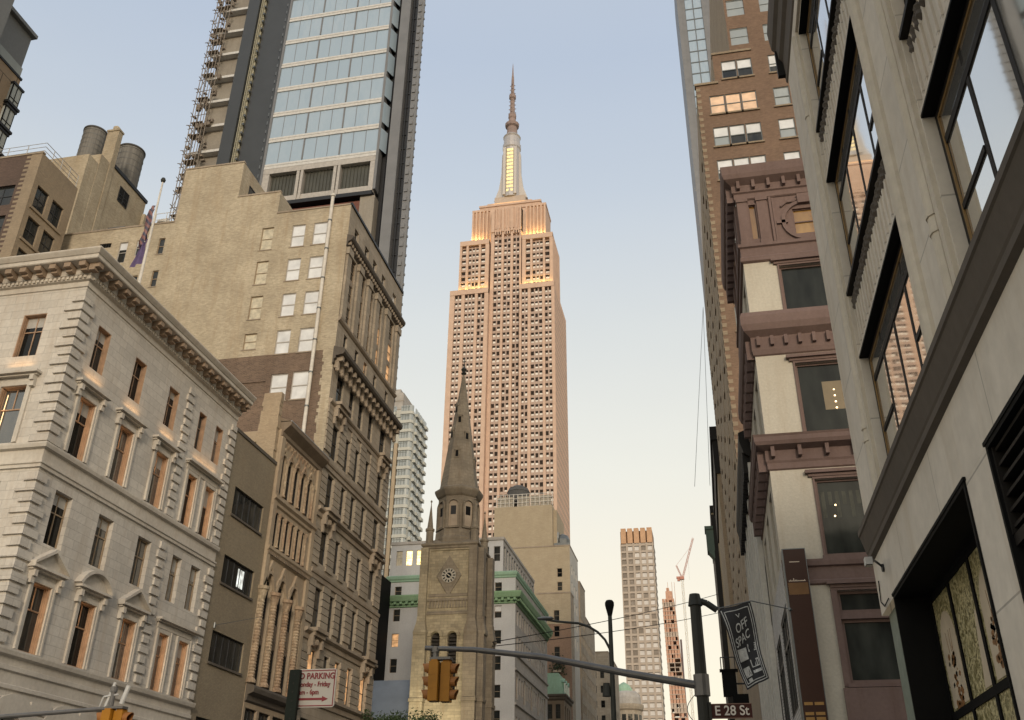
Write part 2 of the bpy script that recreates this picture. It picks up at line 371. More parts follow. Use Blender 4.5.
def jamblight(fac, u, z, h, energy):                   # slim vertical strip on the left jamb, washing the opposite one
    ld = bpy.data.lights.new('jamb_light', 'AREA'); ld.shape = 'RECTANGLE'; ld.size = .05; ld.size_y = h; ld.energy = energy; ld.color = (1, .60, .30)
    lo = bpy.data.objects.new('jamb_light', ld); link(lo); lo.parent = fac.root; lo.location = fac.at(u, z+h/2, -.14) - Vector(fac.root.location)
    d = fac.R @ Vector((1, 0, 0)); lo.rotation_euler = d.to_track_quat('-Z', 'Y').to_euler(); return lo
def pal_window(fac, u, z, w, h, i):
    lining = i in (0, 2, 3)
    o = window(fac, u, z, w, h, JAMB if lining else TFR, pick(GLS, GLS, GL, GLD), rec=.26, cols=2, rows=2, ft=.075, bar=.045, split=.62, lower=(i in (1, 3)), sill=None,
               blind=(random.uniform(.18, .4), plain_blind) if random.random() < .4 else None)
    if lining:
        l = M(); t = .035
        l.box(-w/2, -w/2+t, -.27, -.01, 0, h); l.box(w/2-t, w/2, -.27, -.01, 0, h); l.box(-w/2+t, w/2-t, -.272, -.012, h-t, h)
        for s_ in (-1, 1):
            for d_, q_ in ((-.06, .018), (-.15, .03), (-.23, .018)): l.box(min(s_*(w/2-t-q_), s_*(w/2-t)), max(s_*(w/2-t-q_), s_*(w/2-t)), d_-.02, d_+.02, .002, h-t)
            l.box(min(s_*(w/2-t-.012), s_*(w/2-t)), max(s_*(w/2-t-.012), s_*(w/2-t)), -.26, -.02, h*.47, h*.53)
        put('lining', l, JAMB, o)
    if i in (0, 2): jamblight(fac, u-w/2+.075, z+.15, h-.35, 2.1)
plain_blind = plain('grey_roller_blind', (.42, .40, .36), .5)
for i, (z, h) in enumerate(rows_):
    for u, w in ec: pal_window(E, u, z, w*(.86 if i == 3 else 1), h, i)
    for u in sc[:4]: pal_window(S, u, z, 1.35*(.92 if i == 3 else 1), h, i)
for k in range(3): window(E, 2+3.35*k, 1.2, 1.8, 5.4, BFR, GL, rec=.5, cols=2, rows=2, split=.6)
window(E, 13, 1.2, 2.8, 5.4, BFR, GL, rec=.5, cols=3, rows=2, split=.6)
def surround(fac, u, w, z, h, hood, ped=None):
    m = M(); t = .19
    m.box(u-w/2-t, u-w/2-.002, 0, .07, z, z+h+.0); m.box(u+w/2+.002, u+w/2+t, 0, .07, z, z+h); m.box(u-w/2-t, u+w/2+t, 0, .068, z+h+.003, z+h+t)
    m.box(u-w/2-t-.05, u-w/2-t+.05, .002, .10, z, z+h+t)
    m.box(u+w/2+t-.05, u+w/2+t+.05, .002, .10, z, z+h+t)
    if hood:
        hw = w/2+.58
        zb = z+h+.42
        for s in (-1, 1):
            c = u+s*(w/2+.30); m.box(c-.11, c+.11, 0, .20, zb-.55, zb-.28); m.box(c-.10, c+.10, 0, .30, zb-.28, zb-.01)
        m.box(u-hw+.1, u+hw-.1, 0, .22, zb, zb+.09); m.box(u-hw, u+hw, 0, .38, zb+.09, zb+.2)
        if ped == 'tri':
            pz = zb+.2
            m.prism([(u-hw, pz), (u+hw, pz), (u, pz+.78)], 0, .12)
            for s in (-1, 1):
                m.prism([(u+s*hw, pz), (u+s*hw, pz+.13), (u, pz+.93), (u, pz+.76)], .0, .38+.004*s)
        if ped == 'seg':
            R_ = (hw*hw+.72*.72)/(2*.72); zc = zb+.2+.72-R_; a = math.degrees(math.asin(hw/R_))
            m.arch_band(u, zc, R_-.02, R_+.14, 0, .38, 16, 90-a, 90+a); m.prism([(u-hw, zb+.2)]+[(u-R_*math.cos(RAD(90-a+2*a*k/12)), zc+R_*math.sin(RAD(90-a+2*a*k/12))) for k in range(13)], 0, .12)
    return m
for k, (u, w) in enumerate(ec[:3]):
    E.part('pediment', surround(E, u, w, 9.1, 2.8, True, 'seg' if k == 1 else 'tri'), PALT)
    E.part('window_hood', surround(E, u, w, 17.8, 2.85, True), PALT)
for k, u in enumerate(sc[:4]):
    S.part('pediment', surround(S, u, 1.35, 9.1, 2.8, True, 'seg' if k % 2 else 'tri'), PALT); S.part('window_hood', surround(S, u, 1.35, 17.8, 2.85, True), PALT)
for z, h in ((9.1, 2.8), (17.8, 2.85)):
    m = M()
    for u, w in ec[3:]:
        q = surround(E, u, w, z, h, False); o = len(m.v); m.v += q.v; m.f += [[k+o for k in f] for f in q.f]; m.m += q.m
    m.box(11.05, 14.85, 0, .20, z+h+.5, z+h+.58); m.box(10.98, 14.92, 0, .36, z+h+.58, z+h+.7); m.box(11.2, 14.7, 0, .06, z+h+.22, z+h+.49)
    E.part('window_hood', m, PALT)
for fac, us in ((E, [2.0, 5.3, 8.7]), (S, sc[:3])):
    for u in us: uplight(fac, u, 21.62 if fac is E else 21.62, 1.3, 1.6, .2)
uplight(E, 12.95, 21.62, 2.6, 2.5, .2)
m = M(); q = 0; z = 7.75
zz = [9.18+.48*k for k in range(15)]+[17.72+.48*k for k in range(16)]
def quoins(uc, side):                                 # side -1: at left edge, +1 at right edge, 0 centred
    m = M()
    for k, z in enumerate(zz):
        w = .86 if k % 2 else .56
        a, b = (uc, uc+w) if side < 0 else (uc-w, uc) if side > 0 else (uc-w*.45, uc+w*.45)
        m.box(a-(.115 if side < 0 else 0), b, -.01, .115+.002*(k % 2), z+.03, z+.385)
    return m
for uc, sd_ in ((0, -1), (10.3, 0), (15.83, 1)): E.part('quoins', quoins(uc, sd_), PAL)
m = quoins(24.2, 1); S.part('quoins', m, PAL)
pth = [(-52, 33), (XW, 33), (XW, 48.83)]
def sw(name, path, prof, mat, root):
    m = M(); m.sweep([(x, y) for x, y in path], prof); return put(name, m, mat, root)
sw('band_course', pth, [(0, 16.5), (.10, 16.52), (.10, 16.66), (.16, 16.7), (.16, 16.78), (.04, 16.82), (.04, 17.36), (.20, 17.42), (.24, 17.56), (.24, 17.64), (0, 17.7)], PALT, r)
sw('band_course', pth, [(0, 7.55), (.10, 7.58), (.10, 7.72), (.03, 7.76), (.03, 8.2), (.13, 8.25), (.13, 8.42), (.06, 8.45), (.06, 8.72), (.24, 8.8), (.28, 8.95), (.28, 9.03), (0, 9.08)], PALT, r)
m = M()                                               # rusticated ground storey
z = .6
while z < 7.2:
    for a, b in ((.0, 1.0), (3.0, 4.35), (6.35, 7.7), (9.7, 11.5), (14.5, 15.8)): m.box(a, b, 0, .10, z, z+.46)
    z += .52
for k in range(3): m.arch_band(2+3.35*k, 5.7, .95, 1.75, 0, .12, 11)
E.part('rusticated_base', m, PALT)
cn = sw('cornice', pth, [(0, 25.75), (.06, 25.78), (.06, 26.05), (.2, 26.1), (.2, 26.14), (.22, 26.3), (.28, 26.33), (.28, 26.72), (.86, 26.76), (.90, 26.80), (.90, 26.98), (.95, 27.0), (1.06, 27.14), (1.1, 27.2), (1.1, 27.26), (.2, 27.5), (-.6, 27.52)], PALT, r)
m = M(); k = 0
u = 33-.55
while u < 48.9:
    # bracket: scrolled block under the corona (world coords: u -> x, depth -> -y)
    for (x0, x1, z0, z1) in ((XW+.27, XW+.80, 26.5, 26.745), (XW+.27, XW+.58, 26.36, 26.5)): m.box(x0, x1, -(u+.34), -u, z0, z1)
    u += .80
x = -28.6+.0
x = XW+.2
while x > -52:
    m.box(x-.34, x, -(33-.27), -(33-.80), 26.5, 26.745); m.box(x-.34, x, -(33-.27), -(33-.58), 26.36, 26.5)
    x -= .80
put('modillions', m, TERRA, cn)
m = M(); u = 33.0
while u < 48.7: m.box(XW+.18, XW+.285, -(u+.13), -u, 26.14, 26.29); u += .23
x = XW
while x > -52: m.box(x-.13, x, -32.82, -32.715, 26.14, 26.29); x -= .23
put('dentils', m, PALT, cn)
m = M(); m.box(-50, -29.4, -47.8, -34.5, 27.3, 27.75); put('roof', m, ROOF, r)
m = M(); m.box(-30.6, -30, -46.4, -45.8, 27.7, 28.75); put('vent', m, STEEL, r)

# flagpole and flag on its roof
t = thing('flagpole', 'white roof flagpole with dark ball finial on the pale stone corner building', 'flagpole', (-29.5, 38.87, 27.7))
m = M(); m.tube((0, 0, 27.7), (0, 0, 37.0), .10, .05, 10); put('pole', m, PIPE, t, (-29.5, 38.87, 0))
m = M(); m.lathe((0, 0), [(.02, 36.98), (.12, 37.05), (.15, 37.18), (.1, 37.3), (.01, 37.36)], 10); put('finial', m, POLE, t, (-29.5, 38.87, 0))
def cloth(w, h, nx, ny, fn):
    m = M()
    for j in range(ny):
        for i in range(nx):
            m.face([fn(w*a/nx, h*b/ny) for a, b in ((i, j), (i+1, j), (i+1, j+1), (i, j+1))])
    return m
t = thing('flag', 'dark furled flag hanging limp from the upper half of the white roof flagpole', 'flag', (-29.5, 38.87, 33))
def fold(a, b): return (-.1-.16*abs(math.sin(a*9))-a*.22-.06*math.sin(b*4), .10*math.sin(a*14+b), 35.3-b-a*.5)
mF, tF, nF, lF, bF = nodes('striped_flag_cloth')
ps, pl_ = planar(tF); w_ = nF.new('ShaderNodeTexWave'); w_.inputs['Scale'].default_value = 1.4; w_.bands_direction = 'DIAGONAL'; lF.new(ps, w_.inputs[0])
lF.new(ramp(tF, w_.outputs[0], .45, .55, (.06, .05, .08), (.22, .10, .09)), bF.inputs['Base Color'])
put('cloth', cloth(1.3, 2.4, 22, 14, fold), mF, t, (-29.5, 38.87, 0), smooth=True)
t = thing('flag', 'small plain purple flag low on the white roof flagpole', 'flag', (-29.5, 38.87, 30))
def fold2(a, b): return (-.08-.9*a*(.4+.3*b)-.03*math.sin(b*5), .07*math.sin(a*13+b*2), 32.9-b-a*.35)
put('cloth', cloth(.9, 1.6, 16, 10, fold2), plain('purple_cloth', (.12, .085, .19), .8), t, (-29.5, 38.87, 0), smooth=True)

# ================================================================== WEST SIDE, 2: plain olive-tan brick building
r = thing('brick_building', 'plain olive tan brick building with three wide dark ribbon windows one above another', 'building', (-36, 51.9, 0))
E = Fac(r, 'E', XW-.04, 48.86)
zs_ = [(11.45, 1.75), (15.95, 1.68), (20.13, 1.78)]
hs = [(1.1, 5.15, z, z+h) for z, h in zs_]+[(.8, 5.4, 5.5, 8.5), (.5, 5.6, .3, 4.3)]
m = M(); m.wall(0, 6.05, 0, 25.2, hs, .3); m.face([(0, 0, 0), (0, -20, 0), (0, -20, 25.2), (0, 0, 25.2)]); m.face([(0, -.4, 25), (6.05, -.4, 25), (6.05, -20, 25), (0, -20, 25)]); E.part('wall', m, BOXT)
for i, (z, h) in enumerate(zs_):
    window(E, 3.12, z, 4.05, h, DSTEEL, GL, rec=.14, cols=5, rows=1, ft=.06, bar=.06, sill=(.10, .13, CORN), blind=(.95, plain_blind) if i == 5 else None)
for z, h, w in ((5.5, 3, 4.6), (.3, 4, 5.1)): window(E, 3.08, z, w, h, DSTEEL, GL, rec=.2, cols=4, rows=1)
m = M(); m.box(0, 6.05, -.45, .07, 25.2, 25.42); E.part('coping', m, CORN)
m = M()
for a, b in ((3.3, 3.75), (3.8, 4.1)): m.box(a, b, -.155, -.148, 16.25, 17.35)
E.part('ceiling_light', m, glow('pale_lamp', (.9, .95, .9), .45))
t = thing('banner_pole', 'thin bare pole projecting from the olive tan brick wall over its lowest window', 'pole', (XW, 50.2, 13.4))
m = M(); m.tube((XW, -50.0, 13.45), (XW+1.2, -53.2, 14.6), .018, .012, 6); m.tube((XW, -50.0, 13.3), (XW, -50.0, 13.6), .07, .07, 8); put('shaft', m, STEEL, t)

# ================================================================== WEST SIDE, 3: narrow arcaded building
r = thing('arcaded_building', 'narrow brown stone building with tall pointed gable arches, twisted columns and zigzag frieze', 'building', (-36, 58.5, 0))
E = Fac(r, 'E', XW, 54.93); Y0 = 54.93
big = [55.95-Y0+.05, 57.93-Y0, 59.91-Y0]; sm = [55.8, 57.0, 58.17, 59.33, 60.5]
hs = [(c-.62, c+.62, 11.1, 18.05, True, .34) for c in big]
hs += [(c-Y0-.40, c-Y0+.40, 23.45, 26.25, True, .22) for c in sm]
mid = [55.95, 56.8, 57.75, 58.6, 59.55, 60.4]
hs += [(c-Y0-.32, c-Y0+.32, 19.9, 22.2, False, .2) for c in mid]
hs += [(c-.8, c+.8, 6.2, 9.7, False, .25) for c in big]+[(.6, 6.4, .4, 5, False, .6)]
m = M(); m.wall(0, 7.2, 0, 27.9, hs, .5); m.face([(0, 0, 0), (0, -20, 0), (0, -20, 27.9), (0, 0, 27.9)]); m.face([(7.2, 0, 0), (7.2, -20, 0), (7.2, -20, 27.9), (7.2, 0, 27.9)]); m.face([(0, 0, 27.9), (7.2, 0, 27.9), (7.2, -20, 27.9), (0, -20, 27.9)])
E.part('wall', m, ARC)
for c in big:
    window(E, c, 11.1, 1.24, 2.5, BFR, GLD, rec=.24, cols=2, rows=2); window(E, c, 15.2, 1.24, 2.85, BFR, GLD, rec=.26, cols=2, rows=1)
    window(E, c, 6.2, 1.6, 3.5, BFR, GL, rec=.2, cols=2, rows=2)
    m = M(); m.box(c-.62, c+.62, -.34, -.18, 13.62, 15.18); m.arch_band(c, 13.9, .3, .42, -.18, -.13, 8); E.part('spandrel', m, ARCD)
    m = M(); m.arch_band(c, 17.43, .62, .82, 0, .14); m.prism([(c-.99, 17.0), (c-.80, 17.0), (c, 18.55), (c+.80, 17.0), (c+.99, 17.0), (c, 18.95)], 0, .16); E.part('gable', m, ARC)
for c in sm: window(E, c-Y0, 23.45, .8, 2.8, BFR, GLD, rec=.17, cols=1, rows=2)
for c in mid: window(E, c-Y0, 19.9, .64, 2.3, BFR, GLD, rec=.15, cols=1, rows=2, split=.7)
window(E, 3.5, .4, 5.8, 4.6, BFR, GL, rec=.5, cols=4, rows=1)
for c in (big[0]+.99, big[1]+.99, big[2]+.99, big[0]-.86):
    prof = [(.34, 11.1), (.34, 11.25), (.24, 11.4)]
    z = 11.4
    while z < 16.1: prof += [(.20, z), (.245, z+.09), (.20, z+.18)]; z += .19
    prof += [(.21, 16.2), (.24, 16.3), (.34, 16.75), (.42, 16.8), (.42, 17.0)]
    m = M(); m.lathe((c, .10), prof, 12); E.part('column', m, ARCP)
for cs, z0, z1, rr in ((sm, 23.45, 25.95, .11), (mid, 19.9, 22.2, .09)):
    for a, b in zip(cs, cs[1:]):
        c = (a+b)/2-Y0; m = M(); m.lathe((c, .03), [(rr*1.5, z0), (rr, z0+.15), (rr, z1-.35), (rr*1.6, z1-.12), (rr*1.7, z1)], 10); E.part('colonnette', m, ARCP)
    for c in (cs[0]-(cs[1]-cs[0])/2, cs[-1]+(cs[1]-cs[0])/2):
        c -= Y0; m = M(); m.lathe((c, .03), [(rr*1.5, z0), (rr, z0+.15), (rr, z1-.35), (rr*1.6, z1-.12), (rr*1.7, z1)], 10); E.part('colonnette', m, ARCP)
m = M()
for c in sm:
    c -= Y0; m.arch_band(c, 25.85, .40, .52, 0, .10, 10); m.prism([(c-.58, 26.0), (c-.46, 26.0), (c, 26.62), (c+.46, 26.0), (c+.58, 26.0), (c, 26.85)], 0, .11)
for k in range(11): m.prism([(.5+.52*k, 27.3), (.62+.52*k, 27.3), (.8+.52*k, 26.98), (.98+.52*k, 27.3), (1.02+.52*k, 27.3), (.8+.52*k, 26.85)], .001, .06)
E.part('zigzag_frieze', m, ARCP)
def band(fac, u0, u1, prof, name, mat):
    m = M(); n = len(prof)
    for (d0, z0), (d1, z1) in zip(prof, prof[1:]): m.face([(u0, d0, z0), (u1, d0, z0), (u1, d1, z1), (u0, d1, z1)])
    for u in (u0, u1): m.face([(u, d, z) for d, z in prof])
    return fac.part(name, m, mat)
band(E, .0, 7.2, [(0, 22.5), (.12, 22.6), (.12, 22.8), (.28, 22.95), (.28, 23.15), (0, 23.3)], 'band_course', ARC)
band(E, .0, 7.2, [(0, 19.05), (.10, 19.15), (.10, 19.3), (.28, 19.5), (.28, 19.68), (0, 19.82)], 'band_course', ARC)
m = M()
for k in range(28): m.box(.15+.25*k, .27+.25*k, 0, .22, 19.18, 19.4)
E.part('dentils', m, ARCD)
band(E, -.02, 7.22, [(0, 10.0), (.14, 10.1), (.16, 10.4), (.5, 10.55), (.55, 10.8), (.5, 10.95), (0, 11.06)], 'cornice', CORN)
band(E, .05, 7.18, [(0, 27.4), (.1, 27.5), (.12, 27.75), (.4, 28.0), (.62, 28.2), (.66, 28.45), (.5, 28.55), (-.2, 28.8), (-1, 28.85)], 'cornice', ARCD)
m = M(); m.box(.05, 7.18, -.3, .667, 28.47, 28.53); E.part('flashing', m, plain('grey_lead', (.33, .33, .33), .5))
for u in (.28, 6.85): 
    m = M(); m.box(u-.24, u+.24, 0, .16, 11.06, 27.4); E.part('pier', m, ARC)
# ragged remnant of an older party wall standing on the neighbour's roof line
m = M(); rr = random.Random(3); z = 25.2; 
while z < 30.3: 
    m.box(-29.35-rr.random()*.22+(z-25)*.05, -27.95+rr.uniform(-.03, .03), -Y0+.0, -Y0+.45, z, z+.34); z += .335
put('party_wall', m, BRNL, r)

# ================================================================== WEST SIDE, 4: tall tan brick building with stone front
r = thing('office_building', 'tall tan brick building with stepped side wall, white shaded windows and carved front', 'building', (-36, 66, 0))
E = Fac(r, 'E', XW, 62.2); Y0 = 62.2; L = 15.05
bays = [(64.15, 1.45), (66.85, 1.12), (69.1, 1.12), (71.65, 1.12), (74.95, 1.5)]
zr = [(6.6, 3.6), (12.1, 2.7), (16.2, 3.0), (20.95, 2.55), (24.98, 2.95), (29.3, 2.8), (34.1, 2.4)]
hs = []
for u, w in bays:
    hs += [(u-Y0-w/2, u-Y0+w/2, z, z+h) for z, h in zr]
    hs.append((u-Y0-.38, u-Y0+.38, 39.1, 40.45))
    hs.append((u-Y0-w*.42, u-Y0+w*.42, 41.6, 48.1))
    hs.append((u-Y0-.5, u-Y0+.5, 49.75, 51.25))
hs.append((1, L-1, .4, 5.2))
m = M(); m.wall(0, L, 0, 52.75, hs, .28); m.face([(L, 0, 0), (L, -17, 0), (L, -17, 52.75), (L, 0, 52.75)]); m.face([(0, 0, 52.4), (L, 0, 52.4), (L, -17.2, 52.4), (0, -17.2, 52.4)]); E.part('wall', m, TANS)
for k, (u, w) in enumerate(bays):
    for j, (z, h) in enumerate(zr): window(E, u-Y0, z, w, h, BFR, LITD if (j == 1 and k != 1) else pick(GLD, GLD, GL), rec=.2, cols=1, rows=2, ft=.07)
    window(E, u-Y0, 39.1, .76, 1.35, BFR, LITD if k == 2 else GLD, rec=.2, rows=2)
    for z in (41.6, 43.85, 46.1):
        window(E, u-Y0, z, w*.84, 1.75, TFR, LITD if (k >= 3 and z < 45) else pick(GL, GLD), rec=.2, rows=2)
        if z > 42: m = M(); m.box(u-Y0-w*.42, u-Y0+w*.42, -.27, -.15, z-.5, z); E.part('spandrel', m, TANT)
    window(E, u-Y0, 49.75, 1.0, 1.5, WFR, WHT if k == 4 else GLD, rec=.2, rows=2)
window(E, L/2, .4, L-2, 4.8, BFR, GL, rec=.45, cols=6, rows=1)
m = M()                                               # horizontally channelled piers
edges = [0]+[q for u, w in bays for q in (u-Y0-w/2, u-Y0+w/2)]+[L]
z = 11.3
while z < 33.3:
    if not any(abs(z+.25-b) < .62 for b in (15.75, 20.05, 24.6, 28.65)):
        for a, b in zip(edges[::2], edges[1::2]): m.box(a+.015, b-.02, 0, .10, z, z+.46)
    z += .52
E.part('channelled_piers', m, TANS)
for z, o in ((11.75, .35), (15.85, .38), (20.1, .22), (24.7, .36), (28.65, .24), (33.55, .30)):
    band(E, 0, L, [(0, z-.55), (.12, z-.5), (.12, z-.15), (.2, z-.12), (o, z), (o, z+.16), (0, z+.24)], 'band_course', TANT)
for zt in (15.9, 24.75, 33.6):
    for u, w in (bays[0], bays[4]):
        c = u-Y0; m = M(); m.box(c-w/2-.35, c+w/2+.35, .05, .75, zt+.0, zt+.26); m.box(c-w/2-.25, c+w/2+.25, .04, .55, zt-.3, zt-.005)
        for s in (-1, 1): m.box(c+s*(w/2+.12)-.14, c+s*(w/2+.12)+.14, .03, .45, zt-1.0, zt-.31); m.box(c+s*(w/2+.12)-.12, c+s*(w/2+.12)+.12, .02, .28, zt-1.6, zt-1.0)
        m.lathe((c, .15), [(.02, zt-.95), (.28, zt-.8), (.34, zt-.55), (.2, zt-.3)], 8); E.part('console_hood', m, TANT)
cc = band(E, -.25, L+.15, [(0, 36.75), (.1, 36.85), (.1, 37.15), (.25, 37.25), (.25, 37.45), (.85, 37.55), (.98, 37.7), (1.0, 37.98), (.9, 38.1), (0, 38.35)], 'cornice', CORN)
m = M(); k = 0
u = .1
while u < L-.2: m.box(u, u+.34, .05, .75, 37.1, 37.53); m.box(u+.03, u+.31, .03, .42, 36.55, 37.1); m.lathe((u+.17, .3), [(.02, 36.2), (.17, 36.3), (.2, 36.5), (.1, 36.6)], 6); u += .98
put('brackets', m, TANT, cc)
band(E, 0, L, [(0, 40.85), (.1, 40.9), (.22, 41.05), (.22, 41.2), (0, 41.3)], 'band_course', TANT)
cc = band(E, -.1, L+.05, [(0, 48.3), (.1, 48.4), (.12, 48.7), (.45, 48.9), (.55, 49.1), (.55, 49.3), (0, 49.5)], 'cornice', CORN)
m = M(); u = .1
while u < L-.1: m.box(u, u+.2, .05, .36, 48.5, 48.86); u += .5
put('dentils', m, TANT, cc)
for k, (a, b) in enumerate(zip(edges[::2], edges[1::2])):
    m = M(); c = (a+b)/2; w = min(.9, (b-a)*.7); m.box(c-w/2, c+w/2, 0, .2, 41.3, 47.6); m.box(c-w/2-.1, c+w/2+.1, 0, .3, 47.6, 48.28); E.part('pilaster', m, TANS)
m = M(); m.box(-.0, L, -.35, .12, 52.75, 53.0); E.part('coping', m, DSTEEL)
# side wall, stepped, with an older darker lower part
S = Fac(r, 'S', -57, 62.2)
X = lambda x: x+57
wins = []
for z, h in ((38.2, 2.25), (41.8, 2.25), (45.35, 2.25), (48.88, 2.33)):
    wins += [(-32.48, z, 1.25, h, 'w'), (-30.44, z, 1.28, h, 'w')]
for z, h in ((38.9, 1.5), (41.8, 2.3), (45.3, 2.4), (48.9, 2.4)): wins.append((-35.45, z, 1.12, h, 'y'))
low = [(-32.3, 33.9, 1.45, 2.42, 'w'), (-30.48, 33.9, 1.4, 2.5, 'w')]
wing = [(-49.72, 49.3, .85, 2.3, 'h'), (-48.0, 49.9, .82, 1.72, 'h'), (-45.86, 49.8, .62, 1.75, 'd'), (-45.8, 46.3, .6, 1.7, 'd'), (-47.9, 45.9, .8, 1.8, 'd'), (-51.65, 51.2, 1.2, .5, 'v'), (-49.7, 45.6, .85, 2.0, 'd')]
hl = lambda ws: [(X(x)-w/2, X(x)+w/2, z, z+h) for x, z, w, h, _ in ws]
m = M(); m.wall(X(-45), X(XW)-.001, 38.2, 52.75, hl(wins), .22)
m.wall(X(-45), X(-34.8), 52.75, 55.2); m.wall(X(-45), X(-39), 55.2, 59.3)
m.face([(X(-39), 0, 55.2), (X(-39), -12, 55.2), (X(-39), -12, 59.3), (X(-39), 0, 59.3)]); m.face([(X(-34.8), 0, 52.75), (X(-34.8), -9, 52.75), (X(-34.8), -9, 55.2), (X(-34.8), 0, 55.2)])
m.face([(X(-45), 0, 59.3), (X(-39), 0, 59.3), (X(-39), -12, 59.3), (X(-45), -12, 59.3)]); m.face([(X(-39), 0, 55.2), (X(-34.8), 0, 55.2), (X(-34.8), -9, 55.2), (X(-39), -9, 55.2)]); m.face([(X(-45), 0, 30), (X(-45), -12, 30), (X(-45), -12, 59.3), (X(-45), 0, 59.3)])
m.wall(0, X(-45), 25, 53.2, hl(wing), .2); m.face([(0, 0, 53.2), (X(-45), 0, 53.2), (X(-45), -10, 53.2), (0, -10, 53.2)]); m.face([(0, 0, 0), (0, -10, 0), (0, -10, 53.2), (0, 0, 53.2)])
S.part('side_wall', m, TAN)
m = M(); m.wall(X(-45), X(XW)-.001, 0, 38.198, hl(low)+[(X(-35.8), X(-33.5), 33.1, 35.75)], .22); m.box(X(-35.8), X(-33.5), -.2, -.08, 33.1, 35.75); o = S.part('side_wall', m, TANB); o['label'] = 'darker brown lower side wall'
m = M(); zz_ = 26; rg = random.Random(5)
while zz_ < 38: m.box(X(XW)-.75-rg.random()*.25, X(XW)-.003, .0, .03, zz_, zz_+.3); zz_ += .3
S.part('brick_toothing', m, TAN)
for x, z, w, h, k in wins+low+wing:
    if k == 'w': window(S, X(x), z, w, h, WFR, WHT, rec=.1, rows=2, ft=.07, bar=.07, sill=(.05, .1, TANT))
    elif k == 'y': window(S, X(x), z, w, h, TFR, CRM, rec=.12, cols=1, rows=2, ft=.05, sill=(.05, .1, TANT))
    elif k == 'h': window(S, X(x), z, w, h, WFR, GL, rec=.1, rows=2, ft=.07, blind=(.35, WHT))
    elif k == 'v': window(S, X(x), z, w, h, BFR, GLD, rec=.1, cols=4, rows=1)
    else: window(S, X(x), z, w, h, TFR, GL, rec=.12, rows=2, ft=.06, sill=(.05, .1, TANT))
ES = Fac(r, 'E', -39, 62.2); window(ES, 2.2, 55.9, 1.3, 1.9, DSTEEL, GL, rec=-.03, rows=2)
m = M()
for a, b, z in ((-45, -39, 59.3), (-39, -34.8, 55.2), (-34.8, -27.9, 52.75), (-57, -45, 53.2)): m.box(X(a)-.03, X(b)+.03, -.3, .06, z, z+.16)
S.part('coping', m, TANT)
# roof clutter
t = thing('flue_pipe', 'tall white capped flue pipe running up the tan brick side wall', 'pipe', (-29.5, 62, 28))
m = M(); m.tube((-29.5, -61.92, 27.9), (-29.5, -61.92, 53.7), .15, .15, 12); m.tube((-29.5, -61.92, 53.7), (-29.5, -61.92, 53.95), .22, .22, 12); put('pipe', m, PIPE, t)
m = M()
for z in range(30, 53, 3): m.tube((-29.5, -61.92, z), (-29.5, -61.92, z+.12), .19, .19, 12); m.box(-29.56, -29.44, -62.2, -61.95, z, z+.1)
put('clamps', m, STEEL, t)
for (x, y, zz_, s, lab) in ((-46.7, 63.2, 53.2, .75, 'domed grey metal roof vent on the low tan wing beside the taller stepped wall'), (-51.5, 63.3, 53.2, .62, 'boxy dark air conditioner on the low tan wing roof'), (-53.5, 63.3, 53.2, .6, 'dark rounded roof exhaust on the low tan wing beside the brick tank house')):
    t = thing('roof_vent' if 'air' not in lab else 'air_conditioner', lab, 'vent' if 'air' not in lab else 'air conditioner', (x, y, zz_))
    m = M()
    if 'air' in lab:
        m.box(-.9, .9, -.5, .5, 0, .8); put('casing', m, STEEL, t, (x, y, zz_))
        for q in (-.45, .45):
            f_ = M(); f_.tube((q, .5, .4), (q, .54, .4), .3, .3, 14); put('fan_grille', f_, DSTEEL, t, (x, y, zz_))
    else:
        m.lathe((0, 0), [(s*.6, 0), (s*.6, s*.7), (s, s*.75), (s*.95, s*1.1), (s*.6, s*1.45), (.05, s*1.55)], 14); put('hood', m, PIPE if 'grey' in lab else DSTEEL, t, (x, y, zz_))
        m = M(); m.box(-s*.8, s*.8, -s*.8, s*.8, 0, .14); put('kerb', m, STEEL, t, (x, y, zz_))
t = thing('roof_railing', 'thin white pipe railing on the low tan wing roof near the flagpole', 'railing', (-45.7, 62.4, 53.3))
m = M()
for z in (53.9, 54.6): m.tube((-47.2, -62.4, z), (-45.05, -62.4, z), .03, .03, 6)
for x in (-47.2, -46.1, -45.05): m.tube((x, -62.4, 53.3), (x, -62.4, 54.6), .03, .03, 6)
put('rails', m, PIPE, t)

# ================================================================== WEST SIDE, 5: glass tower behind it
r = thing('glass_tower', 'slim blue glass tower under construction with dark metal fins and scaffolding', 'tower', (-42, 84, 0))
S = Fac(r, 'S', -57, 78); X = lambda x: x+57; TOP = 128
CONCT = stone('bare_concrete', (.33, .30, .25), (.25, .225, .19), dirt=.5)
RAIL = plain('white_slab_edge', (.62, .61, .58), .5); FIN = plain('charcoal_fin', (.062, .066, .068), .45, .3, var=.15, scale=.4); FINP = plain('grey_fin_panel', (.20, .20, .20), .5, .3, var=.2, scale=.5)
m = M(); m.box(X(-53.4), X(-33.6), -12, -1.0, 0, TOP); m.box(X(-33.7), X(-31.8), -2, -1.3, 0, TOP); S.part('core', m, DSTEEL)
m = M(); m.box(X(-46.5), X(-46.2), -1, .12, 62, TOP); m.box(X(-32.5), X(-32.2), -1, .12, 67.5, TOP); S.part('corner_post', m, FINP)
fl = [72.35+4.03*k for k in range(14)]
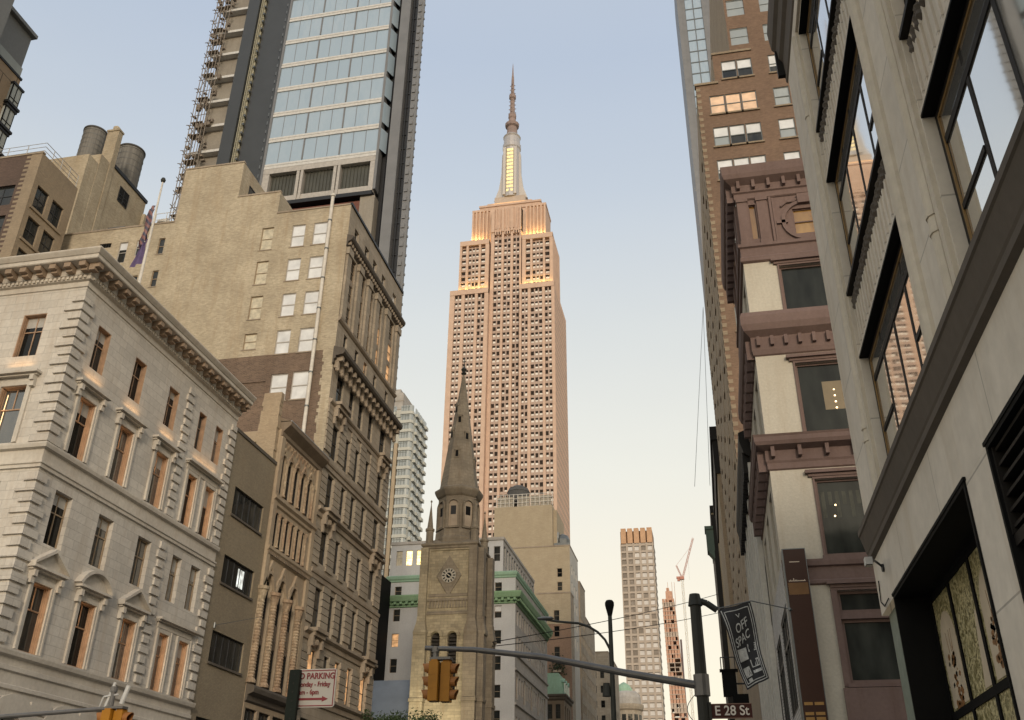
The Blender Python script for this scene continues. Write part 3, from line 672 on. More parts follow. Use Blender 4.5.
for k, z in enumerate(fl):
    m = M(); m.box(X(-46.2), X(-32.5), -.9, .10, z, z+.34); m.box(X(-46.2), X(-32.5), -.9, .04, z+.34, z+.46); m.box(X(-46.2), X(-32.5), -.9, .08, z+.46, z+.72); S.part('floor_band', m, RAIL)
    f = M()
    for j in range(3):
        a = -46.2+13.7/3*j; f.face([(X(a), 0, z+.72), (X(a+13.7/3), .0, z+.72), (X(a+13.7/3), -.012*j, z+4.03), (X(a), -.012, z+4.03)])
    o = S.part('window', f, GLB)
    mu = M()
    for j in range(1, 9):
        a = -46.2+13.7/9*j; wd = .09 if j % 3 == 0 else .028; mu.box(X(a)-wd, X(a)+wd, -.05, .06 if j % 3 == 0 else .02, z+.9, z+4.03)
    put('mullion', mu, FINP, o)
    e = M(); e.face([(X(-32.2), .1, z+.9), (X(-31.75), -1.0, z+.9), (X(-31.75), -1.0, z+4.03), (X(-32.2), .1, z+4.03)]); S.part('corner_pane', e, GLB)
m = M(); m.box(X(-46.2), X(-32.5), -.9, .08, 71.6, 72.34); S.part('header', m, WFR)
LOUV = plain('dark_louvre', (.075, .075, .06), .5, var=.4, scale=.6)
for a, b in ((-45.3, -42.1), (-41.1, -37.6), (-36.6, -33.2)):
    m = M(); m.box(X(a), X(b), -.8, -.5, 68.2, 71.6)
    u = X(a)+.1
    while u < X(b)-.1: m.box(u, u+.07, -.5, -.38, 68.2, 71.6); u += .42
    S.part('louvre', m, LOUV)
m = M()
for a, b in ((-46.2, -45.4), (-42.0, -41.65), (-41.5, -41.2), (-37.5, -37.15), (-37.0, -36.7), (-33.1, -32.55)): m.box(X(a), X(b), -.8, .05, 67.4, 71.6)
m.box(X(-46.2), X(-32.5), -.85, -.1, 67.2, 68.2); S.part('louvre_frame', m, WFR)
m = M(); m.box(X(-46.2), X(-32.5), -.95, .3, 66.7, 67.2); S.part('soffit', m, DSTEEL)
m = M(); m.box(X(-46.2), X(-33.9), -2.5, -.1, 52, 66.2); S.part('red_lead_beam', m, plain('red_lead_steel', (.16, .055, .035), .7))
m = M(); m.box(X(-33.9), X(-32.2), -1.5, -.02, 40, 66.7); S.part('column', m, CONCT)
m = M(); m.box(X(-31.75), X(-31.2), -1.6, -1.3, 0, TOP); S.part('recess', m, BLK)
m = M(); m.box(X(-31.2), X(-30.0), -1.3, -.15, 0, TOP); S.part('fin', m, FINP)
m = M(); m.box(X(-30.0), X(-28.95), -1.2, -.9, 0, TOP)
for k in range(40): m.box(X(-29.9), X(-29.0), -.9, -.8, 42+2.1*k, 42.15+2.1*k)
for x in (-29.75, -29.35): m.box(X(x), X(x)+.12, -.9, -.7, 40, TOP)
S.part('fin', m, DSTEEL)
m = M(); m.box(X(-28.95), X(-28.15), -.35, -.05, 0, TOP)
for k in range(70): m.box(X(-28.85), X(-28.45), -.05, .05, 41+1.22*k, 41.5+1.22*k); m.box(X(-28.15), X(-28.05), -.3, -.15, 41+1.22*k, 41.25+1.22*k)
S.part('fin', m, FINP)
# west part: fins, hoist strip, open floors
m = M(); m.box(X(-52.45), X(-50.85), -8, .25, 60, TOP); S.part('fin', m, FIN)
m = M(); m.box(X(-50.0), X(-46.55), -8, -.35, 60, TOP); m.box(X(-46.75), X(-46.55), -.35, .1, 60, TOP); S.part('fin', m, FIN)
m = M()
for k in range(48): m.box(X(-47.0), X(-46.76), -.35, -.1, 62+1.35*k, 62.5+1.35*k); m.box(X(-50.2), X(-50.0), -.3, .05, 62.4+1.35*k, 62.7+1.35*k)
S.part('fin_brackets', m, STEEL)
m = M(); m.box(X(-50.85), X(-50.2), -1.2, -.3, 60, TOP)
for x in (-50.75, -50.5): m.box(X(x), X(x)+.1, -.3, -.05, 60, TOP)
for k in range(60): m.box(X(-50.8), X(-50.25), -.3, -.2, 61+1.1*k, 61.15+1.1*k)
S.part('hoist_track', m, plain('yellowish_hoist_rail', (.36, .34, .25), .6))
for k in range(14):
    z = 60.2+4.03*k
    m = M(); m.box(X(-56.4), X(-52.5), -10, .0, z, z+.38); S.part('floor_slab', m, RAIL)
    m = M(); m.box(X(-56.0), X(-52.5), -10, -.8, z+1.0, z+4.03); S.part('infill_panel', m, CONCT)
    m = M(); m.box(X(-56.2), X(-52.5), -9, -.9, z+.4, z+1.0); S.part('shadow_gap', m, DSTEEL)
sc_ = M(); rg = random.Random(11)
for x, d in ((-56.9, .5), (-56.9, -.7), (-56.5, .55), (-56.1, .6), (-55.6, .6), (-55.2, .62), (-54.7, .64)): sc_.tube((X(x), d, 58), (X(x), d, TOP), .05, .05, 5)
z = 58
while z < TOP:
    sc_.tube((X(-57.1), .5, z), (X(-54.9), .62, z), .045, .045, 5); sc_.tube((X(-56.9), -.9, z+.3), (X(-56.9), .9, z+.3), .045, .045, 5)
    if rg.random() < .6: sc_.tube((X(-56.9), .5, z), (X(-56.1), .6, z+2), .04, .04, 5)
    if rg.random() < .5: sc_.tube((X(-57.5), .4, z+.8), (X(-56.7), .4, z+.6), .05, .05, 5)
    if rg.random() < .7: sc_.box(X(-56.9), X(-55.4), -.5, .5, z+1.0, z+1.08)
    z += 2.0
for k in range(150):
    u_ = X(rg.uniform(-57.0, -54.4)); z_ = rg.uniform(58, TOP); sc_.box(u_, u_+rg.uniform(.1, .7), .1, .5, z_, z_+rg.uniform(.06, .6))
S.part('scaffold', sc_, plain('scaffold_tube', (.22, .18, .14), .6))

# ================================================================== WEST SIDE, 6: buildings behind, far left
r = thing('brick_building', 'dark red brick building with tan corner and paired sash windows, left of the water tanks', 'building', (-60, 57, 0))
E = Fac(r, 'E', -55, 55.5); S = Fac(r, 'S', -75, 55.5)
DW = [(1.35, 1.55), (3.45, 1.55)]
er = [51.9-3.35*k for k in range(7)]
m = M(); m.wall(0, 5.2, 0, 57.4, [(u-w/2, u+w/2, z, z+2.35) for u, w in DW for z in er], .3); m.face([(5.2, 0, 0), (5.2, -20, 0), (5.2, -20, 57.4), (5.2, 0, 57.4)]); m.face([(0, 0, 57.4), (5.2, 0, 57.4), (5.2, -20, 57.4), (0, -20, 57.4)]); E.part('wall', m, DKT)
sx = [17.0, 13.2, 9.4, 5.6, 1.8]
m = M(); m.wall(0, 18.9, 0, 57.4, [(u-1.2, u+1.2, z, z+2.2) for u in sx for z in er], .3); m.wall(18.9, 20, 0, 57.4) if False else None; S.part('wall', m, DKB)
m = M(); z = 20
while z < 57.2: m.box(18.9, 20.0, -.02, .0 if int(z/.5) % 2 else -.001, z, z+.5); m.box(18.45, 18.9, -.02, .012, z, z+.25); z += .5
S.part('corner_quoins', m, DKT)
for z in er:
    for u, w in DW: window(E, u, z, w, 2.35, BFR, GL, rec=.2, cols=2, rows=2, ft=.1, bar=.08)
    for u in sx: window(S, u, z, 2.4, 2.2, BFR, GL, rec=.2, cols=2, rows=2, ft=.09, bar=.08)
    m = M(); m.box(.3, 4.6, 0, .12, z-.3, z-.05); E.part('band_course', m, DKT)
m = M(); m.box(0, 20.06, -.3, .06, 57.4, 57.55); S.part('coping', m, TANT)
m = M()
for z in (57.9, 58.35, 58.8): m.tube((19.85, -.25, z), (19.85, -5.0, z), .03, .03, 6); m.tube((0, -.25, z), (19.85, -.25, z), .03, .03, 6)
for u in range(0, 20, 2): m.tube((u, -.25, 57.5), (u, -.25, 58.8), .035, .035, 6)
for d in (-1.4, -2.6, -3.8, -5.0): m.tube((19.85, d, 57.5), (19.85, d, 58.8), .035, .035, 6)
S.part('railing', m, plain('pale_railing', (.45, .44, .42), .5))

r = thing('brick_tank_house', 'windowless tan brick rooftop building with a tall stack, carrying two water tanks', 'building', (-69, 78, 0))
m = M(); m.box(-82, -65, -83.4, -73.8, 0, 74.3); put('wall', m, TAN, r)
m = M(); m.box(-70.2, -65.03, -73.9, -72, 0, 72.8); put('bulkhead', m, TAN, r)
m = M(); m.box(-66.5, -64.93, -76.3, -75.5, 40, 79.4); m.box(-66.58, -64.85, -76.4, -75.4, 79.4, 79.65); m.lathe((-65.7, -75.9), [(.42, 79.65), (.42, 80.2), (.25, 80.4)], 12); put('stack', m, TAN, r)
m = M(); m.box(-65.3, -64.85, -83.5, -76.35, 74.3, 74.75); put('coping', m, DSTEEL, r)
EE = Fac(r, 'E', -65, 73.8); window(EE, 5.3, 70.9, 1.9, 2.1, BFR, GLD, rec=-.06, cols=2, rows=3)
m = M(); m.box(-65.4, -64.6, -84.6, -83.2, 0, 72.5); put('buttress', m, TAN, r)
for x, y, rad, zb, zt, lab in ((-69.5, 77.0, 1.36, 74.3, 80.9, 'weathered grey wooden water tank left of the tan brick stack'), (-68.3, 82.6, 1.62, 74.3, 82.4, 'weathered grey wooden water tank right of the tan brick stack')):
    t = thing('water_tank', lab, 'water tank', (x, y, zb), 'rooftop water tanks by the brick stack')
    mW, tW, nW, lW, bW = nodes('tank_staves')
    ps, _ = planar(tW); c = mixc(tW, ramp(tW, noise(tW, ps, 1.0, 5, (5, 5, .15)), .35, .7), (.21, .20, .18), (.11, .105, .095)); lW.new(c, bW.inputs['Base Color']); bW.inputs['Roughness'].default_value = .9
    m = M(); m.lathe((0, 0), [(rad*1.02, 0), (rad, zt-zb)], 36); put('drum', m, mW, t, (x, y, zb))
    m = M()
    for k in range(9): z = .5+k*(zt-zb-.8)/8; m.lathe((0, 0), [(rad*1.022, z), (rad*1.026, z+.02), (rad*1.022, z+.04)], 36)
    put('hoops', m, STEEL, t, (x, y, zb))
    m = M(); m.lathe((0, 0), [(rad*1.06, zt-zb), (rad*1.06, zt-zb+.2), (rad*.5, zt-zb+.75), (.1, zt-zb+.95)], 36); put('lid', m, ROOF, t, (x, y, zb))

r = thing('apartment_tower', 'modern tan and grey apartment tower with glass balconies, at the far upper left', 'tower', (-80, 66, 0))
E = Fac(r, 'E', -75, 52); GP = plain('grey_cladding', (.16, .165, .165), .6, var=.15); TP = stone('tan_panel', (.34, .25, .165), (.28, .21, .14), (4.2, 4.1, .06, .95), dirt=.2, mortar=.25)
m = M(); m.box(0, 17.2, -16, 0, 0, 83.4); E.part('wall', m, TP)
m = M(); m.box(0, 17.0, -15, -.3, 83.6, 90.2); m.box(0, 17.3, -15.2, .25, 90.2, 90.7); E.part('penthouse', m, GP)
m = M(); m.box(1.0, 10.8, -14, 2.2, 80, 104); E.part('penthouse', m, GP)
m = M(); m.box(0, 17.3, -16, .12, 83.3, 83.62); E.part('band_course', m, DSTEEL)
m = M(); m.box(10, 16.9, .02, .06, 83.65, 84.9); E.part('balustrade', m, GLP)
N = Fac(r, 'N', -75, 69.2)
for k in range(9):
    z = 79.2-3.4*k
    m = M(); m.box(-.6, 4, -1.3, .75, z-.42, z-.08); m.box(-.5, 4, -1.2, .6, z+2.55, z+2.85); N.part('balcony', m, DSTEEL)
    m = M(); m.box(-.35, 3.6, -1.1, .42, z-.08, z+2.55); o = N.part('bay_window', m, GLP)
    f = M(); f.box(-.40, -.3, -1.12, -1.0, z-.08, z+2.55); f.box(-.40, -.3, .38, .46, z-.08, z+2.55); f.box(-.40, -.3, -.4, -.32, z-.08, z+2.55); f.box(-.41, -.3, -1.1, .45, z+.6, z+.68); put('frame', f, BLK, o)
    m = M(); m.box(12.6, 13.0, 0, .02, z, z+3.4); E.part('joint', m, BLK)

# ================================================================== CHURCH (next corner)
r = thing('church', 'limestone church with clock tower, octagonal belfry and tall stone spire', 'church', (-31.6, 116.5, 0))
S = Fac(r, 'S', -35.1, 113); E = Fac(r, 'E', -28.1, 113)
lan = [(2.08, 1.14), (4.25, 1.14)]
lh = [(u-w/2, u+w/2, 19.4, 26.45, True, .8) for u, w in lan]
m = M(); m.wall(0, 7.0, 0, 37.2, lh+[(1.0, 6.0, 30.75, 36.7, False, .14)], .8)
m.face([(1.0, -.14, 30.75), (6.0, -.14, 30.75), (6.0, -.14, 36.7), (1.0, -.14, 36.7)]); m.face([(0, 0, 0), (0, -7, 0), (0, -7, 37.2), (0, 0, 37.2)]); m.face([(0, 0, 37.2), (7, 0, 37.2), (7, -7, 37.2), (0, -7, 37.2)]); S.part('wall', m, CHU)
m = M(); m.wall(0, 6.8, 0, 37.2, [(u-.55, u+.55, 19.4, 26.4, True, .8) for u in (2.2, 4.5)]+[(1.0, 5.8, 30.75, 36.7, False, .14)], .8); m.face([(1.0, -.14, 30.75), (5.8, -.14, 30.75), (5.8, -.14, 36.7), (1.0, -.14, 36.7)]); m.face([(6.8, 0, 0), (6.8, -7, 0), (6.8, -7, 37.2), (6.8, 0, 37.2)]); E.part('wall', m, CHUD)
LVM = plain('church_louvre', (.045, .04, .035), .7)
for fac, us in ((S, (2.08, 4.25)), (E, (2.2, 4.5))):
    for u in us:
        m = M(); z = 19.5; m.box(u-.6, u+.6, -.9, -.7, 19.4, 26.5)
        while z < 26.2: m.face([(u-.6, -.35, z), (u+.6, -.35, z), (u+.6, -.65, z+.3), (u-.6, -.65, z+.3)]); z += .42
        fac.part('louvre', m, LVM)
        m = M(); m.arch_band(u, 25.88, .6, 1.0, 0, .22, 12); m.box(u-.98, u-.62, 0, .12, 25.5, 25.85); m.box(u+.62, u+.98, 0, .12, 25.5, 25.85); m.box(u-.75, u+.75, 0, .3, 19.0, 19.38)
        m.lathe((u-.72, .05), [(.12, 19.4), (.09, 19.6), (.09, 25.2), (.16, 25.5)], 8); m.lathe((u+.72, .05), [(.12, 19.4), (.09, 19.6), (.09, 25.2), (.16, 25.5)], 8); fac.part('arch_moulding', m, CHU)
    m = M(); m.box(.9, 6.1 if fac is S else 5.9, 0, .18, 30.2, 30.5)
    for k in range(13): m.box(1.1+.38*k, 1.3+.38*k, 0, .14, 29.35, 30.2)
    m.box(1.0, 6.0 if fac is S else 5.8, -.12, .06, 30.75, 31.1); fac.part('corbel_table', m, CHUD)
fl_d = bpy.data.lights.new('church_floodlight', 'AREA'); fl_d.shape = 'RECTANGLE'; fl_d.size = 5; fl_d.size_y = .4; fl_d.energy = 230; fl_d.color = (1, .86, .58)
fl_o = bpy.data.objects.new('church_floodlight', fl_d); link(fl_o); fl_o.parent = r; fl_o.location = Vector((-32.2, 107.5, 14.5)) - r.location; fl_o.rotation_euler = Vector((0, .6, 1)).to_track_quat('-Z', 'Y').to_euler()
m = M(); c = (3.5, 33.4)
m.prism([(c[0]-1.62, c[1]), (c[0], c[1]-2.6), (c[0]+1.62, c[1]), (c[0], c[1]+2.6)], -.14, .02)
o = S.part('clock', m, CHUD)
m = M(); m.prism([(c[0]+.98*math.cos(RAD(a)), c[1]+.98*math.sin(RAD(a))) for a in range(0, 360, 12)], .02, .07); put('dial_ring', m, CHUD, o)
m = M(); m.prism([(c[0]+.93*math.cos(RAD(a)), c[1]+.93*math.sin(RAD(a))) for a in range(0, 360, 12)], .03, .085); put('dial', m, plain('dial_white', (.36, .335, .28), .7), o)
m = M(); m.prism([(c[0]+.34*math.cos(RAD(a)), c[1]+.34*math.sin(RAD(a))) for a in range(0, 360, 15)], .05, .098)
for k in range(12):
    a = RAD(30*k); ca, sa = math.cos(a), math.sin(a)
    m.prism([(c[0]+.55*ca-.07*sa, c[1]+.55*sa+.07*ca), (c[0]+.85*ca-.07*sa, c[1]+.85*sa+.07*ca), (c[0]+.85*ca+.07*sa, c[1]+.85*sa-.07*ca), (c[0]+.55*ca+.07*sa, c[1]+.55*sa-.07*ca)], .05, .096)
put('numerals', m, BLK, o)
m = M()
for a, L_ in ((RAD(140), .72), (RAD(-35), .5)):
    ca, sa = math.cos(a), math.sin(a); m.prism([(c[0]-.05*sa, c[1]+.05*ca), (c[0]+L_*ca, c[1]+L_*sa), (c[0]+.05*sa, c[1]-.05*ca)], .10, .115)
put('hands', m, plain('hand_white', (.6, .58, .5), .5), o)
def sweepc(name, path, prof, mat, root): return sw(name, path, prof, mat, root)
q = [(-35.1, 119.8), (-35.1, 113), (-28.1, 113), (-28.1, 119.8)]
sw('cornice', q, [(0, 36.9), (.12, 37.0), (.12, 37.2), (.3, 37.35), (.3, 37.6), (-.4, 37.95), (-1.2, 38.5)], CHUD, r)
sw('band_course', q, [(0, 28.5), (.1, 28.55), (.1, 28.8), (0, 28.95)], CHUD, r)
# corner buttresses with weathered offsets
for x0, x1, y0, y1 in ((-35.6, -34.0, 112.1, 113.6), (-29.2, -27.6, 112.1, 113.6), (-28.2, -26.9, 113.0, 114.6), (-28.2, -26.9, 118.0, 119.6)):
    m = M(); cx = (x0+x1)/2
    m.box(x0, x1, -y1, -y0, 0, 26.0)
    m.lathe((cx, -(y0+y1)/2), [(1.12, 26.0), (1.16, 26.3), (.75, 27.6), (.70, 28.2)], 4, sq=.5); m.box(x0+.3, x1-.3, -y1, -y0-.35, 26, 37.0)
    m.box(x0-.1, x1+.1, -y1-.1, -y0+.12, 18.2, 18.6); put('buttress', m, CHU if x0 < -30 else CHUD, r)
for x, y in ((-34.55, 113.5), (-28.6, 113.6), (-28.6, 119.2), (-34.55, 119.2)):
    m = M(); m.lathe((x, -y), [(.5, 37.3), (.5, 39.4), (.62, 39.5), (.62, 39.75), (.42, 39.85), (.06, 43.0), (.05, 43.4), (.16, 43.5), (.03, 43.75)], 8); put('pinnacle', m, CHUD, r)
cx, cy = -31.55, 116.2
m = M(); m.lathe((cx, -cy), [(3.15, 37.9), (3.15, 38.6), (2.95, 38.8), (2.9, 39.6), (2.72, 39.9), (2.72, 44.3), (2.95, 44.5), (3.2, 44.95), (3.3, 45.2), (3.3, 45.45), (2.9, 45.7)], 8, sq=.5); put('belfry', m, CHUD, r)
apo = 2.72*math.cos(math.pi/8)
for k in range(8):
    a = math.pi/4*k-math.pi/2; m = M()
    m.arch_band(0, 43.05, .62, .86, apo, apo+.24, 10); m.box(-.86, -.62, apo, apo+.24, 40.1, 43.05); m.box(.62, .86, apo, apo+.24, 40.1, 43.05); m.box(-.9, .9, apo, apo+.26, 39.85, 40.1)
    o = put('belfry_arch', m, CHUD, r, (cx, cy, 0), a+math.pi/2)
    w = M(); w.prism([(-.62, 40.1), (.62, 40.1), (.62, 43.05), (.44, 43.5), (0, 43.67), (-.44, 43.5), (-.62, 43.05)], apo+.0, apo+.02); put('niche', w, TANT, o)
    w = M(); w.box(-.36, .36, apo+.0, apo+.035, 41.7, 42.9); put('opening', w, BLK if k else DSTEEL, o)
m = M(); m.lathe((cx, -cy), [(2.75, 45.5), (2.6, 46.2), (2.2, 49), (.20, 63.2), (.14, 63.6)], 8, sq=.5); put('spire', m, CHUD, r)
for k, (z, ang) in enumerate(((50.2, 0), (53.0, 1), (55.6, 0), (53.4, -1), (57.4, -1), (49.2, 2))):
    rr = 2.2*(63.2-z)/14.2*math.cos(math.pi/8); a = math.pi/4*ang; m = M()
    m.box(-.34, .34, rr-.45, rr+.12, z-.3, z+.9); m.prism([(-.45, z+.9), (.45, z+.9), (0, z+1.5)], rr-.5, rr+.16); o = put('spire_dormer', m, CHUD, r, (cx, cy, 0), a)
    w = M(); w.box(-.2, .2, rr+.1, rr+.13, z-.1, z+.8); put('opening', w, BLK, o)
m = M(); m.lathe((cx, -cy), [(.12, 63.4), (.42, 63.7), (.2, 64.0), (.44, 64.35), (.16, 64.7), (.05, 65.2), (.05, 66.3), (.02, 66.4)], 8); m.box(cx-.3, cx+.3, -cy-.03, -cy+.03, 65.6, 65.72); put('finial', m, POLE, r)
m = M(); m.box(-62, -35.1, -141, -120, 0, 15); m.face([(-64, -121.5, 22.2), (-36, -121.5, 22.2), (-36, -114, 14.6), (-64, -114, 14.6)]); m.face([(-64, -121.5, 22.2), (-36, -121.5, 22.2), (-36, -135, 14.6), (-64, -135, 14.6)]); m.face([(-64, -114.2, 14.6), (-36, -114.2, 14.6), (-36, -114.2, 0), (-64, -114.2, 0)]); m.box(-35.1, -29.5, -132, -119.8, 0, 17)
put('nave', m, CHU, r)
m = M()
for k in range(28): m.box(-64+k, -63.96+k, -121.6, -121.4, 22.2, 22.25)
m.face([(-64, -121.45, 22.28), (-36, -121.45, 22.28), (-36, -113.9, 14.72), (-64, -113.9, 14.72)]); put('roof', m, plain('blue_grey_slate', (.17, .195, .225), .65, var=.2, scale=.5), r)

# ================================================================== pale grey building with green cornices
r = thing('hotel_building', 'pale grey building with two bright green copper cornices, behind the church', 'building', (-38, 154, 0))
S = Fac(r, 'S', -49, 140); E = Fac(r, 'E', -28.5, 140); X = lambda x: x+49
sxs = [-47.3, -42.6, -39.4, -35.5, -31.2]
rws = [(42.9, 2.4), (38.15, 1.4), (34.15, 1.85), (30.3, 2.0), (26.5, 2.05), (22.6, 1.85), (18.6, 2.3), (14.6, 2.2), (10, 2.4)]
sh = [(X(x)-.55, X(x)+.55, z, z+h) for x in sxs for z, h in rws[1:]]
m = M(); m.wall(0, 20.5, 0, 40.6, sh, .3); m.face([(0, 0, 0), (0, -28, 0), (0, -28, 40.6), (0, 0, 40.6)]); m.face([(0, 0, 40.6), (20.5, 0, 40.6), (20.5, -28.7, 40.6), (0, -28.7, 40.6)]); S.part('wall', m, GREYW)
S2 = Fac(r, 'S', -49, 140.35); E2 = Fac(r, 'E', -30.6, 140.35)
px = [-47.6, -45.95, -44.2, -42.4, -40.6, -38.8, -37, -35.2, -33.4, -31.6]
m = M(); m.wall(0, 18.4, 40.6, 46.7, [(X(x)-.52, X(x)+.52, 43.0, 45.4) for x in px], .25); m.face([(0, 0, 46.7), (18.4, 0, 46.7), (18.4, -27, 46.7), (0, -27, 46.7)]); m.face([(0, 0, 40.6), (0, -27, 40.6), (0, -27, 46.7), (0, 0, 46.7)]); S2.part('attic_wall', m, GREYW)
eu = [1.3+2.0*k for k in range(13)]
m = M(); m.wall(0, 27, 40.6, 46.7, [(u-.62, u+.62, 42.4, 45.6) for u in eu], .25); m.face([(27, 0, 40.6), (27, -18, 40.6), (27, -18, 46.7), (27, 0, 46.7)]); E2.part('attic_wall', m, GREYS)
erows = [(33.3, 2.2), (29.6, 2.1), (23.5, 2.3), (18, 2.2), (13, 3), (37.8, 1.5)]
ehs = [(u+.4-.55, u+.4+.55, z, z+h) for u in eu for z, h in erows if not (z == 23.5 and eu.index(u) % 3 == 0)]+[(u+.4-.75, u+.4+.75, 22.6, 26.2, True) for k, u in enumerate(eu) if k % 3 == 0]
m = M(); m.wall(0, 28.7, 0, 40.6, ehs, .3); m.face([(28.7, 0, 0), (28.7, -20, 0), (28.7, -20, 40.6), (28.7, 0, 40.6)]); E.part('wall', m, GREYS)
for x in sxs:
    for k, (z, h) in enumerate(rws[1:]): window(S, X(x), z, 1.1, h, TFR, pick(GL, GL, LITD) if x == -47.3 and k > 1 else GL, rec=.22, rows=2, blind=(.45, WHT) if random.random() < .25 else None)
for k, x in enumerate(px): window(S2, X(x), 43.0, 1.04, 2.4, WFR, LITY if k in (1, 2) else (CRM if k == 0 else GL), rec=.18, rows=2)
for u in eu:
    window(E2, u, 42.4, 1.24, 3.2, GFR, GL, rec=.18, rows=2)
    for z, h in erows[:4]:
        if not (z == 23.5 and eu.index(u) % 3 == 0): window(E, u+.4, z, 1.1, h, TFR, GL, rec=.22, rows=2)
for k, u in enumerate(eu):
    if k % 3 == 0: window(E, u+.4, 22.6, 1.5, 3.6, TFR, GLD, rec=.24, rows=2)
q = [(-49, 168.7), (-49, 140), (-28.5, 140), (-28.5, 168.7)]
cc = sw('cornice', q, [(0, 36.2), (.2, 36.3), (.2, 36.55), (.35, 36.6), (.35, 36.95), (.85, 37.05), (.95, 37.3), (1.1, 37.75), (1.1, 37.95), (0, 38.1)], COPPER, r)
m = M(); x = -48.6
while x < -28: m.box(x, x+.36, -(140-.3), -(140-.8), 36.62, 37.02); x += .95
y = 140
while y < 168.4: m.box(-28.2, -27.7, -(y+.36), -y, 36.62, 37.02); y += .95
put('brackets', m, COPPER, cc)
sw('cornice', q, [(0, 40.2), (.15, 40.3), (.15, 40.5), (.3, 40.7), (.35, 41.1), (0, 41.3)], COPD, r)
q2 = [(-49, 167), (-49, 140.35), (-30.6, 140.35), (-30.6, 167)]
sw('parapet', q2, [(0, 46.3), (.15, 46.4), (.15, 46.85), (-.4, 46.9)], GREYS, r)
for z in (26.75, 21.9, 28.9): sw('band_course', [(-28.5, 140), (-28.5, 168.7)], [(0, z-.3), (.25, z-.2), (.25, z), (0, z+.1)], GREYS, r)
# dark gap building between
r = thing('brick_building', 'narrow dark building in the gap left of the pale grey building', 'building', (-50, 136, 0))
m = M(); m.box(-60, -48.2, -139, -133, 0, 40); put('wall', m, BLK, r)
S = Fac(r, 'S', -60, 132.98)
for k in range(5): 
    m = M(); m.box(9.6, 10.6, -.02, .03, 12+5.2*k, 13.8+5.2*k); S.part('window', m, GLD if k % 2 else LITD)

# ================================================================== further up the west side
def simple_building(name, label, cat, x0, x1, y0, y1, h, mat_s, mat_e, sgrid=None, egrid=None, fr=BFR, g=None, ws=(1.1, 1.9), we=(1.1, 1.9), side='W', coping=TANT):
    r = thing(name, label, cat, ((x0+x1)/2, (y0+y1)/2, 0), g)
    S = Fac(r, 'S', x0, y0); F2 = Fac(r, 'E', x1, y0) if side == 'W' else Fac(r, 'W', x0, y1)
    sh = [(u-ws[0]/2, u+ws[0]/2, z, z+ws[1]) for u in sgrid[0] for z in sgrid[1]] if sgrid else []
    eh = [(u-we[0]/2, u+we[0]/2, z, z+we[1]) for u in egrid[0] for z in egrid[1]] if egrid else []
    m = M(); m.wall(0, x1-x0, 0, h, sh, .3); D = y1-y0
    m.face([(0, 0, h), (x1-x0, 0, h), (x1-x0, -D, h), (0, -D, h)]); m.face([(0, -D, 0), (x1-x0, -D, 0), (x1-x0, -D, h), (0, -D, h)])
    xf = 0 if side == 'W' else x1-x0
    m.face([(xf, 0, 0), (xf, -D, 0), (xf, -D, h), (xf, 0, h)]); S.part('wall', m, mat_s)
    m = M(); m.wall(0, D, 0, h, eh, .3); F2.part('wall', m, mat_e)
    n = 0
    for grid, F_, wz in ((sgrid, S, ws), (egrid, F2, we)):
        if grid:
            for z in grid[1]:
                for u in grid[0]:
                    n += 1
                    if n <= 98: window(F_, u, z, wz[0], wz[1], fr, pick(GL, GL, GLD), rec=.2, rows=2)
    m = M()
    m.box(-.05, x1-x0+.05, -.4, .08, h, h+.3); S.part('coping', m, coping)
    m = M(); m.box(.42, D, -.4, .08, h+.001, h+.301); F2.part('coping', m, coping)
    return r, S, F2
CRE = stone('cream_brick', (.47, .39, .27), (.41, .335, .23), (.6, .2, .012, .9), dirt=.3, mortar=.92)
WHB = stone('whitewashed_brick', (.62, .60, .54), (.54, .52, .47), dirt=.3)
r, S, E = simple_building('office_building', 'blank cream brick building with a railed roof, in front of the art deco skyscraper', 'building', -45.8, -28.6, 200, 212.6, 63.2, CRE, WHB,
    ([14.9], [56.4, 53.4, 49.6]), ([2.5, 6.0, 9.5], [57.5, 53.8, 50.0, 46.3, 42.5]), TFR, we=(1.2, 2.0))
m = M(); m.box(-45.8, -32.4, -212, -200.01, 63, 73.0); m.box(-32.4, -31.6, -212, -201.5, 63, 72.2); put('upper_wall', m, CRE, r)
m = M()
for k in range(14): x = -45.4+13*k/13; m.tube((x, -200.3, 73), (x, -200.3, 76), .09, .09, 6)
for z in (74, 75, 76): m.tube((-45.4, -200.3, z), (-32.4, -200.3, z), .07, .07, 6)
put('roof_railing', m, PIPE, r)
m = M()
for a, b in ((-45.2, -41.4), (-40.6, -37.8), (-37.4, -35.6), (-35.2, -32.8)): m.box(a, b, -201.2, -200.5, 73.0, 75.6)
put('roof_screen', m, stone('pale_screen', (.50, .46, .38), (.42, .38, .31), (.9, .5, .05, .8), mortar=.4), r)
m = M(); m.box(-32.2, -28.9, -206, -200.6, 63.5, 64.2); m.lathe((-30.6, -203), [(1.7, 64.2), (1.7, 65.4), (1.2, 66.4), (.2, 66.9)], 14); m.lathe((-31.6, -202), [(.5, 64.2), (.5, 67)], 8); put('roof_plant', m, STEEL, r)
m = M(); m.box(-32.38, -28.7, -211, -200.05, 60.6, 63.25) if False else None
t = thing('water_tank', 'dark squat rooftop water tank on the blank cream brick building', 'water tank', (-41, 204, 73))
m = M(); m.lathe((0, 0), [(2.5, 1.9), (2.6, 4.6), (2.7, 4.7), (2.3, 5.6), (1.2, 6.3), (.1, 6.6)], 24); put('drum', m, ROOF, t, (-41, 204, 73))
m = M()
for a in range(6): m.tube((2*math.cos(a*1.047), 2*math.sin(a*1.047), 0), (2*math.cos(a*1.047), 2*math.sin(a*1.047), 1.9), .12, .12, 6)
